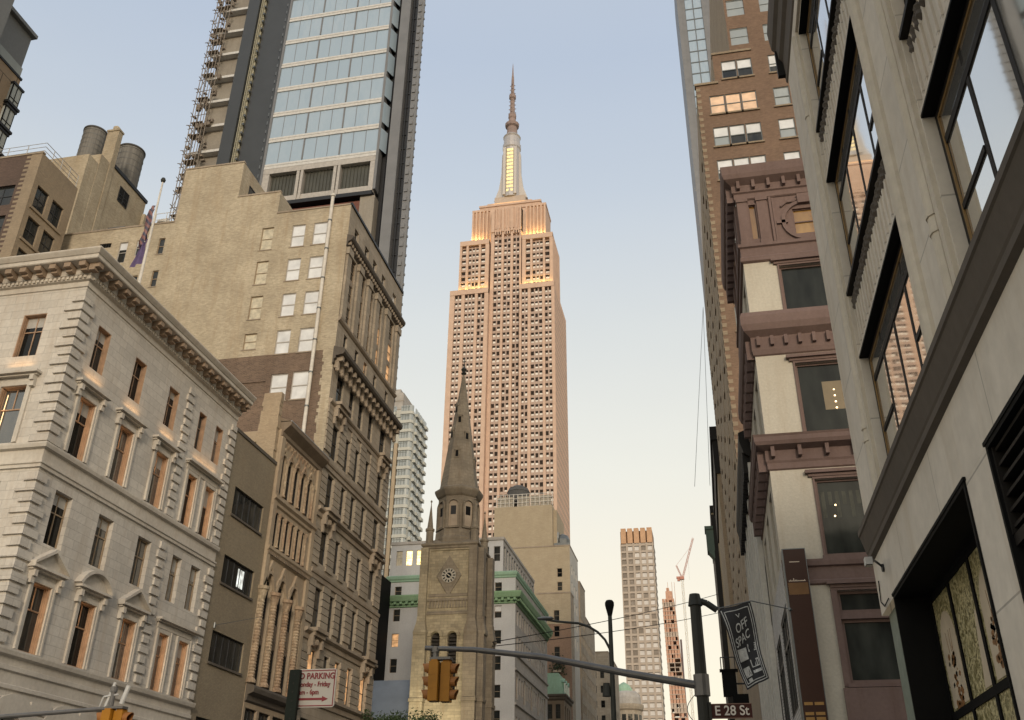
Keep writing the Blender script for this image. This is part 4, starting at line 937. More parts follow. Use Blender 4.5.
put('legs', m, DSTEEL, t, (-41, 204, 73))
PKB = stone('pinkish_brick', (.36, .235, .16), (.30, .195, .135), (.24, .08, .012, .75), dirt=.4)
r, S, E = simple_building('brick_building', 'pinkish brick building with tan top storey and an overgrown balcony', 'building', -35.2, -27.9, 195, 199.6, 51.5, PKB, TANS,
    ([4.3], [45.8, 42.6, 38.4, 33.8]), None, TFR, ws=(1.15, 2.2))
m = M(); m.box(-35.21, -27.89, -195.2, -194.98, 46.0, 51.5); 
m = M(); m.wall(0, 7.3, 45.2, 51.45, [(4.3-.575, 4.3+.575, 45.8, 48.0)], .05); o = put('top_storey', m, CRE, r, (-35.2, 194.95, 0), 0)
m = M()
rg = random.Random(2)
for k in range(220):
    c = Vector((-30.8+rg.gauss(0, .8), 194.4+rg.gauss(0, .25), 36.6+rg.gauss(0, 1.0))); s = rg.uniform(.15, .3); a = rg.uniform(0, 6.28)
    m.v += [(c.x-s*math.cos(a), c.y-s*math.sin(a), c.z-s*.5), (c.x+s*math.cos(a), c.y+s*math.sin(a), c.z-s*.3), (c.x+.1, c.y, c.z+s)]; i = len(m.v)-3; m.f.append([i, i+1, i+2]); m.m.append(0)
t = thing('balcony_plant', 'dark green bushy plant spilling over the balcony of the pinkish brick building', 'plant', (-30.8, 194.4, 35.6)); put('foliage', m, plain('dark_leaves', (.035, .05, .022), .8), t)
m = M(); m.box(-31.6, -30, -194.7, -194.1, 35.4, 35.85); put('planter', m, TANT, t)
# small mansarded house
r = thing('mansard_house', 'small dark stone house with a pale green copper mansard roof', 'building', (-30.5, 186, 0))
S = Fac(r, 'S', -31, 178); E = Fac(r, 'E', -27.0, 178)
m = M(); m.wall(0, 4.0, 0, 28.6, [(.9, 1.8, 24.5, 27), (2.4, 3.3, 24.5, 27)], .25); m.face([(0, 0, 0), (0, -9, 0), (0, -9, 28.6), (0, 0, 28.6)]); S.part('wall', m, ARCD)
m = M(); m.wall(0, 9, 0, 28.6, [(1+2.4*k, 2.2+2.4*k, z, z+2.6) for k in range(3) for z in (24.2, 19.8, 15)], .25); E.part('wall', m, ARCD)
for u in (1.35, 2.85): window(S, u, 24.5, .9, 2.5, BFR, GL, rec=.18, rows=2)
for k in range(3):
    for z in (24.2, 19.8, 15): window(E, 1.6+2.4*k, z, 1.2, 2.6, BFR, GL, rec=.18, rows=2)
sw('cornice', [(-31, 187), (-31, 178), (-27, 178), (-27, 187)], [(0, 27.6), (.25, 27.9), (.25, 28.2), (.5, 28.4), (.5, 28.7), (0, 28.8)], CORN, r)
m = M(); 
b = [(-31, 178), (-27, 178), (-27, 187), (-31, 187)]; tp = [(-30.6, 178.8), (-28.1, 178.8), (-28.1, 186), (-30.6, 186)]
i = len(m.v); m.v += [(x, y, 28.75) for x, y in b]+[(x, y, 32.6) for x, y in tp]; m.f += [[i, i+1, i+5, i+4], [i+1, i+2, i+6, i+5], [i+2, i+3, i+7, i+6], [i+3, i, i+4, i+7], [i+4, i+5, i+6, i+7]]; m.m += [0]*5
put('roof', m, COPD, r)
for k in range(3):
    m = M(); m.box(1.0+2.5*k, 2.2+2.5*k, -1.2, -.1, 28.9, 31.0); m.prism([(.9+2.5*k, 31), (2.3+2.5*k, 31), (1.6+2.5*k, 31.7)], -1.3, 0); o = E.part('dormer', m, COPD)
    w = M(); w.box(1.2+2.5*k, 2.0+2.5*k, -.1, -.06, 29.2, 30.9); put('pane', w, GLD, o)
zz2 = [8+3.7*k for k in range(13)]
simple_building('office_building', 'tall narrow brown grey building edge-on behind the pinkish brick building', 'building', -44, -28.3, 213, 222, 58.5, TANT, TANS, None, ([1.2, 3.1, 5, 6.9], zz2[:12]), BFR)
simple_building('office_building', 'lower brown grey building, next right of the taller edge-on one', 'building', -40, -28.4, 222.2, 240, 52.5, TANT, TANS, None, ([1.5+2.3*k for k in range(7)], zz2[:11]), BFR)
simple_building('office_building', 'grey tan building beyond, left of the street lamp, with a plain end wall', 'building', -36, -28.5, 272, 300, 54, TANS, TANT, ([1.2, 3.4, 5.6], [8+3.9*k for k in range(11)]), ([2+2.9*k for k in range(8)], [8+4.4*k for k in range(8)]), BFR)
# domed corner building
r = thing('domed_building', 'rounded tan corner building with a low dome, beneath the tall grid tower', 'building', (-32.5, 381, 0))
m = M(); m.box(-70, -33, -410, -380, 0, 54); m.lathe((-33.2, -381), [(5.3, 0), (5.3, 52.5), (5.9, 53), (6.2, 54), (6.2, 54.8), (5.2, 55)], 28); put('wall', m, TANS, r)
m = M(); m.lathe((-33.2, -381), [(5.3, 55), (5.2, 57.4), (4.6, 59.0), (3.6, 59.8)], 28); put('drum', m, GREYS, r)
m = M(); m.lathe((-34.4, -382), [(3.4, 59.6), (3.1, 61), (2.2, 62.4), (.8, 63.3), (.2, 63.6)], 20); put('dome', m, COPD, r)
for k in range(7):
    a = -math.pi/2-1.1+k*.45
    for z in (47.5, 41.5, 35.5):
        m = M(); m.box(-.8, .8, 5.28, 5.34, z, z+3.6); put('window', m, GL if z > 40 else GLD, r, (-33.2, 381, 0), a+math.pi/2)

# ================================================================== ART DECO SKYSCRAPER
r = thing('skyscraper', 'tall tapering art deco skyscraper of warm limestone with mast and antenna', 'skyscraper', (-102, 478, 0))
S = Fac(r, 'S', -134, 455); X = lambda x: x+134
E = Fac(r, 'E', -71.3, 455)
def tier(x0, x1, y0, y1, z0, z1, name='wall', mat=ESBM):
    m = M(); m.box(x0+.03, x1-.03, -y1, -y0, z0, z1); return put(name, m, mat, r)
tier(-148, -40, 446, 510, 0, 60)
tier(-134, -110.6, 457.5, 500, 60, 300.2); tier(-91.8, -71.3, 457.5, 500, 60, 300.2); tier(-110.6, -91.8, 460.8, 500, 60, 352)
tier(-130.2, -111.8, 461, 486, 300.2, 338.2); tier(-91.2, -72.4, 461, 486, 300.2, 338.2)
tier(-124.6, -77.6, 466, 484, 300, 366); tier(-120.5, -81, 467, 483, 366, 370); tier(-116, -87, 468.5, 481.5, 370, 373)
ESBP = stone('warm_limestone_pier', (.66, .475, .36), (.56, .395, .295), dirt=.35, bump=.1)
FH = 4.13
glass_e = glass('dark_tower_window', (.035, .026, .02), (.07, .055, .045), wav=0, ior=1.18, rough=.3)
pm = M(); pm.face([(-1.35, 0, 0), (1.35, 0, 0), (1.35, 0, 1.35), (-1.35, 0, 1.35)], 1); pm.face([(-1.35, 0, 1.35), (1.35, 0, 1.35), (1.35, 0, 2.65), (-1.35, 0, 2.65)], 0)
pw = pm.mesh('window'); pw.materials.append(glass_e); pw.materials.append(plain('pale_shade', (.88, .84, .77), .6, var=.30, scale=.15, spec=.2))
stuff = M(); cnt = [0]
def strip(y, x0, x1, z0, z1, n, pw_=1.1, deep=1.2, front=None):
    """a bay between piers: n window columns with spandrels, set back behind the piers"""
    cols = [x0+(x1-x0)*(k+.5)/n for k in range(n)]; wdt = (x1-x0)/n*.80
    m = M(); z = z0
    while z < z1-1:
        m.box(x0, x1, -(y+deep+.05), -(y+deep-.35), z-1.6, z); z += FH          # spandrels
    for k in range(n+1):
        c = x0+(x1-x0)*k/n; m.box(c-.35, c+.35, -(y+deep+.05), -(y+deep-.6), z0, z1) if 0 < k < n else None
    put('spandrels', m, ESBS, r)
    z = z0
    while z < z1-2.5:
        for c in cols:
            if cnt[0] < 100 and z > 225 and y < 456:
                o = bpy.data.objects.new('window', pw); link(o); o.parent = r; o.location = Vector((c, y+deep, z)) - r.location; o.scale = (wdt/2.7, 1, 1); cnt[0] += 1
            else:
                a = len(stuff.v); h = wdt/2; f = random.uniform(.35, .6) if random.random() < .8 else .06
                if z < 170 : f = min(.8, f+.12)
                stuff.face([(c-h, -(y+deep), z), (c+h, -(y+deep), z), (c+h, -(y+deep), z+2.65*f), (c-h, -(y+deep), z+2.65*f)], 1); stuff.face([(c-h, -(y+deep), z+2.65*f), (c+h, -(y+deep), z+2.65*f), (c+h, -(y+deep), z+2.65), (c-h, -(y+deep), z+2.65)], 0)
        z += FH
def piers(y, xs, z0, z1, name='piers', d=2.6):
    m = M()
    for a, b in xs: m.box(a, b, -(y+d), -y, z0, z1)
    put(name, m, ESBP, r)
L1 = [(-131, -126.8, 2), (-124.9, -118.7, 3), (-117.0, -112.9, 2)]; R1 = [(-90.6, -86.9, 2), (-85.2, -78.4, 3), (-76.9, -73.0, 2)]
C1 = [(-108.6, -104.0, 2), (-102.6, -98.4, 2), (-96.9, -92.9, 2)]
def gaps(x0, x1, bays): 
    e = [x0]+[q for a, b, n in bays for q in (a, b)]+[x1]; return list(zip(e[::2], e[1::2]))
for bays, x0, x1 in ((L1, -134, -110.6), (R1, -91.8, -71.3)):
    piers(455, gaps(x0, x1, bays), 60, 300.4); m = M(); m.box(x0, x1, -457.6, -454.8, 297.4, 300.8); put('parapet', m, ESBP, r)
    for a, b, n in bays: strip(455, a, b, 100, 297, n, deep=1.2)
piers(459, gaps(-110.6, -91.8, C1), 60, 343.5)
for a, b, n in C1: strip(459, a, b, 100, 341, n, deep=1.2)
L2 = [(-128.9, -126.1, 1), (-124.7, -118.2, 3), (-116.9, -114.1, 1)]; R2 = [(-89.0, -86.2, 1), (-84.9, -78.5, 3), (-77.2, -74.4, 1)]
for bays, x0, x1 in ((L2, -130.2, -111.8), (R2, -91.2, -72.4)):
    piers(459, gaps(x0, x1, bays), 300, 338.4); m = M(); m.box(x0, x1, -461.2, -458.8, 335.4, 338.8); put('parapet', m, ESBP, r)
    for a, b, n in bays: strip(459, a, b, 302, 334, n, deep=1.2)
# crown: ribs, lancet heads and stepped shoulders
m = M()
for x in [-124.6+2.3*k for k in range(21)]:
    if not (-109.5 < x < -92): m.box(x, x+1.0, -466.5, -464.6, 330, 364.5+ (1.8 if int(x) % 2 else 0))
for a, b, n in C1:
    c = (a+b)/2
    for k in (-1, 0, 1): m.box(c+k*1.5-.35, c+k*1.5+.35, -461, -458.6, 341, 347-abs(k)*2.5)
    m.prism([(a, 343.4), (b, 343.4), (c, 349)], -460.6, -459.2)
for x0, x1 in gaps(-110.6, -91.8, C1): m.box(x0, x1, -465.8, -458.4, 343, 361)
m.box(-110.6, -91.8, -466.2, -459.6, 343.4, 361); m.box(-93, -89.6, -466.4, -463.5, 335, 363); m.box(-112, -109.2, -466.4, -463.5, 335, 363)
for k in range(9): m.box(-110.2+2.2*k, -109.4+2.2*k, -460, -458.9, 345.5, 361.4)
put('crown_ribs', m, ESBP, r)
m = M(); m.box(-124.9, -77.3, -484.5, -465.2, 365, 366.6); m.box(-120.8, -80.7, -483.4, -466.4, 369.2, 370.6); put('parapet', m, ESBP, r)
# east face
m = M()
for k in range(15): y = 455.8+3.1*k; m.box(-71.3, -71.18, -(y+1.3), -y, 60, 300)
for k in range(9): y = 461+2.8*k; m.box(-72.4, -72.25, -(y+1.3), -y, 300, 337)
put('piers', m, ESBP, r)
for k in range(14):
    y = 457.3+3.1*k; z = 100
    while z < 297:
        stuff.v += [(-71.27, y, z), (-71.27, y+1.5, z), (-71.27, y+1.5, z+2.3), (-71.27, y, z+2.3)]; i = len(stuff.v)-4; stuff.f.append([i, i+1, i+2, i+3]); stuff.m.append(0); z += FH
o = put('windows', stuff, [glass_e, pw.materials[1]], r); o['kind'] = 'stuff'
# mast
m = M()
for x, y, w, d, z0, z1 in ((-101.8, 475, 30, 12, 365, 369), (-101.8, 475, 25, 10, 369, 373), (-101.8, 475, 20, 9, 373, 379)): m.box(x-w/2, x+w/2, -(y+d/2), -(y-d/2), z0, z1)
put('mast_base', m, stone('pale_mast_stone', (.50, .42, .36), (.44, .37, .32), dirt=.2), r)
m = M(); m.lathe((-101.8, -475), [(6.1, 379), (5.7, 388), (5.6, 420), (6.2, 421), (6.2, 424), (5.6, 425), (5.4, 430), (6.0, 431), (4.6, 433)], 16); put('mast', m, plain('pale_metal_mast', (.50, .47, .45), .4, .3), r)
m = M()
for s in (-1, 1):
    m.prism([(-101.8+s*11, 379), (-101.8+s*5.2, 379), (-101.8+s*5.2, 418), (-101.8+s*6.2, 416), (-101.8+s*6.5, 400), (-101.8+s*8, 388)], -476.5, -473.5)
m.box(-106.3, -104.6, -470.6, -468.9, 380, 419); m.box(-99.0, -97.3, -470.6, -468.9, 380, 419); put('mast_wing', m, plain('pale_metal_wing', (.60, .55, .50), .4, .2), r)
m = M()
for k in range(12): m.box(-103.9, -99.7, -469.7, -469.2, 382.4+3.05*k, 384.3+3.05*k)
put('lit_mast_window', m, glow('mast_light', (1, .76, .30), .55), r)
m = M(); m.lathe((-101.8, -475), [(4.0, 433), (3.6, 436), (3.4, 440), (4.6, 441), (4.9, 443), (3.0, 444.5), (2.2, 448), (2.7, 449), (2.7, 452), (1.8, 453), (1.5, 466), (2.4, 467), (2.4, 469.5), (1.3, 470.5), (.9, 486), (.6, 489), (.28, 497), (.1, 500)], 12)
for k in range(9): z = 450+3.6*k; m.tube((-104.6+.12*k, -475, z), (-99+-.12*k, -475, z), .28, .28, 5); m.tube((-101.8, -472.5, z), (-101.8, -477.5, z), .28, .28, 5)
put('antenna', m, stone('rusty_antenna', (.33, .24, .21), (.23, .18, .165), dirt=.2), r)
# floodlights standing on the setbacks
def flood(x, y, z, e, w):
    ld = bpy.data.lights.new('floodlight', 'AREA'); ld.shape = 'RECTANGLE'; ld.size = w; ld.size_y = 1.2; ld.energy = e; ld.color = (1, .66, .22)
    lo = bpy.data.objects.new('floodlight', ld); link(lo); lo.parent = r; lo.location = Vector((x, y, z)) - r.location; lo.rotation_euler = (RAD(180-12), 0, 0)
for x, y, z, e, w in ((-121, 458.2, 301.2, 1300, 16), (-82, 458.2, 301.2, 1300, 16), (-120.5, 463.2, 339.4, 1400, 8), (-83, 463.2, 339.4, 1700, 12), (-102, 467.5, 371.4, 160, 20)): flood(x, y, z, e, w)

# ================================================================== TOWERS beyond
r = thing('apartment_tower', 'pale white apartment tower with rounded bay windows, just left of the church spire', 'tower', (-88, 266, 0))
PW = stone('pale_precast', (.56, .56, .50), (.50, .50, .45), dirt=.2); PWB = stone('tan_spine', (.44, .35, .24), (.38, .30, .2), dirt=.2)
m = M(); m.box(-97.5, -87.2, -275, -262, 0, 127.5); m.box(-96, -88, -273, -261.6, 127.5, 130); put('wall', m, PW, r)
m = M(); m.box(-92.7, -91.6, -262.1, -260.6, 0, 118); put('spine', m, PWB, r)
for k in range(34):
    z = 24+3.15*k
    m = M()
    for cx_, x0, x1 in ((0, -96.4, -93.0), (0, -91.3, -88.2)):
        m.prism([(x0, z), (x1, z), (x1, z+1.0), (x0, z+1.0)], -261.9, -260.4)
    for j in range(5): y = 263.2+2.5*j; m.box(-87.3, -86.7 if j % 2 else -86.3, -(y+2.2), -y, z, z+1.0)
    m.lathe((-88.2, -261.6), [(1.25, z), (1.25, z+1.0)], 14); put('balcony', m, PW, r)
    m = M(); m.box(-96.2, -93.1, -261.95, -260.7, z+1.0, z+3.15); put('window', m, GLP, r)
    m = M(); m.box(-91.2, -88.2, -261.95, -260.7, z+1.0, z+3.15); m.lathe((-88.2, -261.6), [(1.0, z+1), (1.0, z+3.15)], 12); o = put('window', m, GLP, r)
    f = M()
    for x in (-95.4, -94.4, -90.5, -89.6, -88.7): f.box(x-.07, x+.07, -260.7, -260.6, z+1, z+3.15)
    f.box(-96.2, -93.1, -260.69, -260.62, z+2.5, z+2.62); f.box(-91.2, -88.2, -260.69, -260.62, z+2.5, z+2.62); put('frame', f, GFR, o)
    if k % 1 == 0:
        m = M()
        for j in range(5): y = 263.4+2.5*j; m.box(-87.25, -87.0, -(y+1.8), -y, z+1.0, z+3.0)
        put('window', m, GLP, r)
r = thing('apartment_tower', 'plain grey concrete slab tower, its edge showing above the pale white tower', 'tower', (-106, 305, 0))
m = M(); m.box(-112, -104.4, -312, -300, 0, 156); m.box(-111, -106, -311, -301, 156, 158); put('wall', m, GREYS, r)
m = M()
for k in range(36): m.box(-112.05, -104.35, -301, -299.9, 30+3.5*k, 30.2+3.5*k)
put('floor_line', m, TANT, r)
# grid tower with orange crown
r = thing('grid_tower', 'slender far tower with a white window grid and copper orange crown', 'tower', (-48, 712, 0))
GT = stone('grid_stone', (.50, .43, .36), (.44, .375, .31), dirt=.2, bump=.1); CRN = plain('orange_crown_panel', (.54, .33, .19), .6, .1, var=.2, scale=.2)
m = M(); m.box(-61.0, -36.2, -722, -700.6, 0, 216); put('wall', m, plain('tower_backing', (.24, .21, .18), .5), r)
nc, fh = 5, 5.15
m = M(); pit = 24.8/nc
for k in range(nc+1): x = -61.0+pit*k; m.box(max(-61.0, x-.75), min(-36.2, x+.75), -700.7, -699.6, 0, 216.5)
for k in range(42): m.box(-61.0, -36.2, -700.6, -699.8, 4+fh*k-.9, 4+fh*k+.7)
for k in range(42): m.box(-36.3, -35.9, -722, -700, 4+fh*k-.9, 4+fh*k+.7)
put('facade_grid', m, GT, r)
gw = glass('reflective_white_window', (.60, .58, .555), (.74, .71, .68), ior=1.2, rough=.4, wav=0, wscale=.2); gw2 = glass('half_dark_window', (.22, .19, .16), (.42, .38, .34), ior=1.2, rough=.4, wav=0)
m = M(); i = 0; wm = M(); wm.face([(-1.7, 0, 0), (1.7, 0, 0), (1.7, 0, 2.9), (-1.7, 0, 2.9)]); wm = wm.mesh('window'); wm.materials.append(None)
for k in range(41, -1, -1):
    for j in range(nc):
        x = -61.0+pit*(j+.5); z = 4+fh*k+.9
        if i < 100:
            o = bpy.data.objects.new('window', wm); link(o); o.parent = r; o.location = Vector((x, 700.3, z))-r.location; o.material_slots[0].link = 'OBJECT'
            o.material_slots[0].material = gw if (j > 1 or k > 39) and random.random() < .88 else gw2; i += 1
        else: m.face([(x-1.7, -700.3, z), (x+1.7, -700.3, z), (x+1.7, -700.3, z+2.9), (x-1.7, -700.3, z+2.9)])
o = put('windows', m, gw, r); o['kind'] = 'stuff'
m = M()
for k in range(nc): x = -61.0+pit*k; m.box(x+.75, x+pit-.35, -702, -699.4, 216.5, 227.5+(.8 if k in (0, 4) else 0)); m.box(x+.9, x+pit-.6, -702, -699.3, 227.5, 228.2)
put('crown', m, CRN, r)
m = M(); m.box(-60.8, -36.4, -721, -701.8, 216, 226.6); put('crown_core', m, plain('brown_crown_core', (.22, .12, .06), .6), r)
# tower under construction
r = thing('unfinished_tower', 'orange netted concrete tower under construction, right of the grid tower', 'tower', (-38, 1060, 0))
ORN = stone('orange_netting', (.64, .40, .28), (.52, .29, .20), dirt=.3); RC = stone('raw_concrete', (.56, .46, .38), (.45, .36, .29), dirt=.3)
for k in range(52):
    z = 20+4.6*k; off = min(0, -(z-200)*.045) if z > 200 else (200-z)*.05
    x0, x1 = -47.5+off*.35, -32.5+off
    m = M(); m.box(x0, x1, -1075, -1050, z, z+.7); put('floor_slab', m, RC, r)
    m = M(); rg = random.Random(k)
    for j in range(5):
        a = x0+(x1-x0)*j/5; 
        if rg.random() < .72: m.box(a+.2, a+(x1-x0)/5-.4, -1074, -1050.4, z+.7, z+4.6)
    for a in (x0+.3, (x0+x1)/2, x1-1): m.box(a, a+.8, -1075, -1050.1, z+.7, z+4.6)
    put('netting', m, ORN if rg.random() < .7 else RC, r)
m = M(); m.box(-44, -37, -1070, -1052, 258, 268); m.box(-43, -40, -1066, -1053, 268, 272)
for x in (-41, -36.4, -33.6): m.tube((x, -1052, 250), (x, -1052, 278), .3, .2, 5)
put('core', m, ORN, r)
m = M(); m.box(-31.8, -29.8, -1054, -1051, 20, 215); put('hoist_mast', m, stone('mauve_hoist', (.16, .12, .12), (.12, .09, .09), dirt=.2), r)
def lattice(m, a, b, w, step, rr):
    A, B = Vector(a), Vector(b); ax = (B-A).normalized(); s1 = Vector((0, 1, 0)); s1 = (s1-ax*s1.dot(ax)).normalized(); s2 = ax.cross(s1)
    L_ = (B-A).length; n = max(2, int(L_/step)); P = lambda k, q: A+ax*(L_*k/n)+(s1*(1 if q in (0, 1) else -1)+s2*(1 if q in (0, 3) else -1))*w/2
    T = lambda v: (v.x, -v.y, v.z)
    for q in range(4):
        m.tube(T(P(0, q)), T(P(n, q)), rr, rr, 4)
        for k in range(n): m.tube(T(P(k, q)), T(P(k+1, (q+1) % 4)), rr*.7, rr*.7, 3); m.tube(T(P(k, q)), T(P(k, (q+1) % 4)), rr*.7, rr*.7, 3)
t = thing('tower_crane', 'thin red and white luffing tower crane beside the orange netted tower', 'crane', (-30, 1300, 0))
CRED = plain('crane_red', (.50, .22, .16), .6); CWH = plain('crane_white', (.62, .55, .45), .6)
m = M(); lattice(m, (-29.5, 1300, 0), (-30.2, 1300, 346), 3.0, 9, .30); put('mast', m, CWH, t)
m = M(); m.box(-33, -27.5, -1303, -1297, 346, 349.5); m.box(-38, -30, -1302, -1298, 347.5, 350); m.box(-37, -33, -1301.5, -1298.5, 344, 348); put('slewing_deck', m, CRED, t)
m = M(); lattice(m, (-29, 1300, 350), (-11, 1300, 404), 2.0, 6, .28); put('jib', m, CRED, t)
m = M(); lattice(m, (-31, 1300, 350), (-37, 1300, 366), 1.6, 4, .28); m.tube((-37, -1300, 366), (-15, -1300, 392), .16, .16, 4); put('tower_head', m, CRED, t)
m = M(); m.tube((-20, -1300, 379), (-20.5, -1300, 345), .1, .1, 4); put('hoist_rope', m, POLE, t)

# ================================================================== EAST SIDE, 1: grey corner building close to the camera
r = thing('stone_building', 'grey painted stone building close at right, with black window frames and a brown ledge', 'building', (8, 5, 0))
W = Fac(r, 'W', 2.6, 15.25); U = lambda y: 15.25-y
bays2 = [(U(13.35), U(9.6)), (U(8.02), U(4.15)), (U(2.5), U(-1.4)), (U(-3), U(-6.9))]
m = M(); m.wall(0, 26, 5.05, 17.6, [(a, b, 6.42, 15.4) for a, b in bays2], .14); m.face([(0, 0, 5.05), (0, -14, 5.05), (0, -14, 17.6), (0, 0, 17.6)]); m.face([(0, 0, 17.5), (26, 0, 17.5), (26, -14, 17.5), (0, -14, 17.5)]); m.face([(26, 0, 0), (26, -14, 0), (26, -14, 17.6), (26, 0, 17.6)])
W.part('wall', m, GRY)
LIN = plain('brown_gold_strip', (.22, .13, .04), .5, .2)
for a, b in bays2:
    w = b-a; c = (a+b)/2
    m = M(); m.box(a-.16, a-.04, 0, .05, 6.42, 15.5); m.box(b+.04, b+.16, 0, .05, 6.42, 15.5); m.box(a-.165, b+.165, 0, .052, 15.5, 15.65)
    m.tube((a-.30, .0, 6.42), (a-.30, .0, 15.6), .09, .09, 10); m.tube((b+.30, 0, 6.42), (b+.30, 0, 15.6), .09, .09, 10)
    for zc in (7.25, 7.45, 13.6): m.tube((a-.30, .0, zc), (a-.30, .0, zc+.06), .105, .105, 10)
    W.part('architrave', m, GRYT)
    for z, z2 in ((6.45, 8.5), (9.68, 11.88), (13.05, 15.38)):
        h = z2-z
        o = window(W, c, z, w-.02, h, ROLLD, GLW, rec=.12, cols=4, rows=2, ft=.08, bar=.075, split=.80, proud=.016)
        s = M(); s.box(-w/2+.08, -w/2+.115, -.14, -.122, .1, h-.08); s.box(-w/2+.115, w/2-.1, -.14, -.1225, h-.115, h-.08); put('brown_gold_strip', s, LIN, o)  # thin brown-gold strip inside the frame, one side and top
        s = M(); 
        for sx_ in (-1, 1): s.box(min(sx_*w/2-sx_*.09, sx_*w/4), max(sx_*w/2-sx_*.09, sx_*w/4), -.15, -.125, h*.38, h*.38+.065)
        put('transom', s, ROLLD, o)
        s = M(); s.box(-w/2, w/2, -.14, .004, h+.0, h+.035); put('soffit', s, BLK, o)  # black plate: shade of the unlit underside put into its colour
        s = M(); s.box(-w/2, w/2, -.12, .02, -.06, -.002); put('sill', s, ROLLD, o)
    for z, z2 in ((8.54, 9.6), (11.92, 12.97)):
        m = M(); m.box(a, b, -.5, -.06, z, z2); m.box(a, b, -.06, -.005, z, z+.07)
        u = a+.08
        while u < b-.1: m.box(u, u+.05, -.06, -.035, z+.1, z2-.3); u += .2
        o = W.part('spandrel', m, GRY)
        m = M(); rg = random.Random(int(z*10)); u = a+.1
        while u < b-.1:
            s = rg.uniform(.035, .06); m.lathe((u, -.055), [(.01, z2-.30), (s, z2-.24), (s*.7, z2-.18), (s*1.1, z2-.12), (.01, z2-.04)], 6); u += rg.uniform(.13, .17)
        put('foliate_frieze', m, LEDGE, o)
band(W, -.1, 26, [(0, 5.86), (.06, 5.9), (.065, 5.97), (.03, 6.0), (.05, 6.05), (.11, 6.30), (.13, 6.32), (.13, 6.40), (0, 6.42)], 'ledge', LEDGE)
band(W, -.12, 26, [(0, 16.1), (.03, 16.15), (.05, 16.6), (.12, 16.7), (.15, 17.0), (.22, 17.1), (.24, 17.3), (.26, 17.6), (0, 17.7)], 'cornice', LEDGE)
m = M()
for k in range(9): m.box(-.1+2.9*k, .0+2.9*k, .02, .18, 16.25, 16.95)
W.part('cornice_brackets', m, ROLLD)
# ground storey
gb = [(U(14.0), U(9.4)), (U(8.5), U(4.2)), (U(3.3), U(-1)), (U(-2), U(-6))]
m = M(); m.wall(1.25, 26, 0, 5.048, [(a, b, .4, 5.047) for a, b in gb], .04); W.part('ground_storey_wall', m, GRY)
MRB = stone('mottled_green_marble', (.26, .29, .24), (.13, .16, .125), dirt=.6, grain=9)
m = M(); m.box(.03, 1.22, -1, -.10, 0, 5.045); W.part('corner_pier', m, MRB)
m = M()
for a, b in gb:
    m.box(a+.001, a+.05, -.5, .02, .4, 5.05); m.box(b-.05, b-.001, -.5, .02, .4, 5.05); m.box(a+.05, b-.05, -.5, .021, 5.0, 5.044); m.box(a+.05, b-.05, -.5, -.0, .4, .46); m.box(a-.03, b+.03, .0, .03, 5.044, 5.08)
W.part('black_reveal', m, BLK)
mP, tP, nP, lP, bP = nodes('patterned_shop_panel')
ps, pl_ = planar(tP); v = nP.new('ShaderNodeTexVoronoi'); v.inputs['Scale'].default_value = 13; v.feature = 'DISTANCE_TO_EDGE'
nz = nP.new('ShaderNodeTexNoise'); nz.inputs['Scale'].default_value = 9; nz.inputs['Detail'].default_value = 3; lP.new(ps, nz.inputs[0])
wv = nP.new('ShaderNodeTexWave'); wv.inputs['Scale'].default_value = 3.5; wv.inputs['Distortion'].default_value = 14; wv.inputs['Detail Scale'].default_value = 2.2; wv.bands_direction = 'DIAGONAL'; lP.new(ps, wv.inputs[0])
c = mixc(tP, ramp(tP, wv.outputs[0], .42, .58), (.12, .105, .035), (.52, .46, .25)); lP.new(ps, v.inputs[0])
c = mixc(tP, ramp(tP, v.outputs[0], .015, .05, (1, 1, 1), (0, 0, 0)), c, (.62, .57, .36)); c = mixc(tP, ramp(tP, nz.outputs[0], .5, .7), c, (.16, .145, .055))
lP.new(c, bP.inputs['Base Color']); bP.inputs['Roughness'].default_value = .3
CREAMP = plain('cream_arch', (.62, .53, .40), .35); RUST = plain('rust_figure', (.30, .15, .06), .4, var=.7, scale=14)
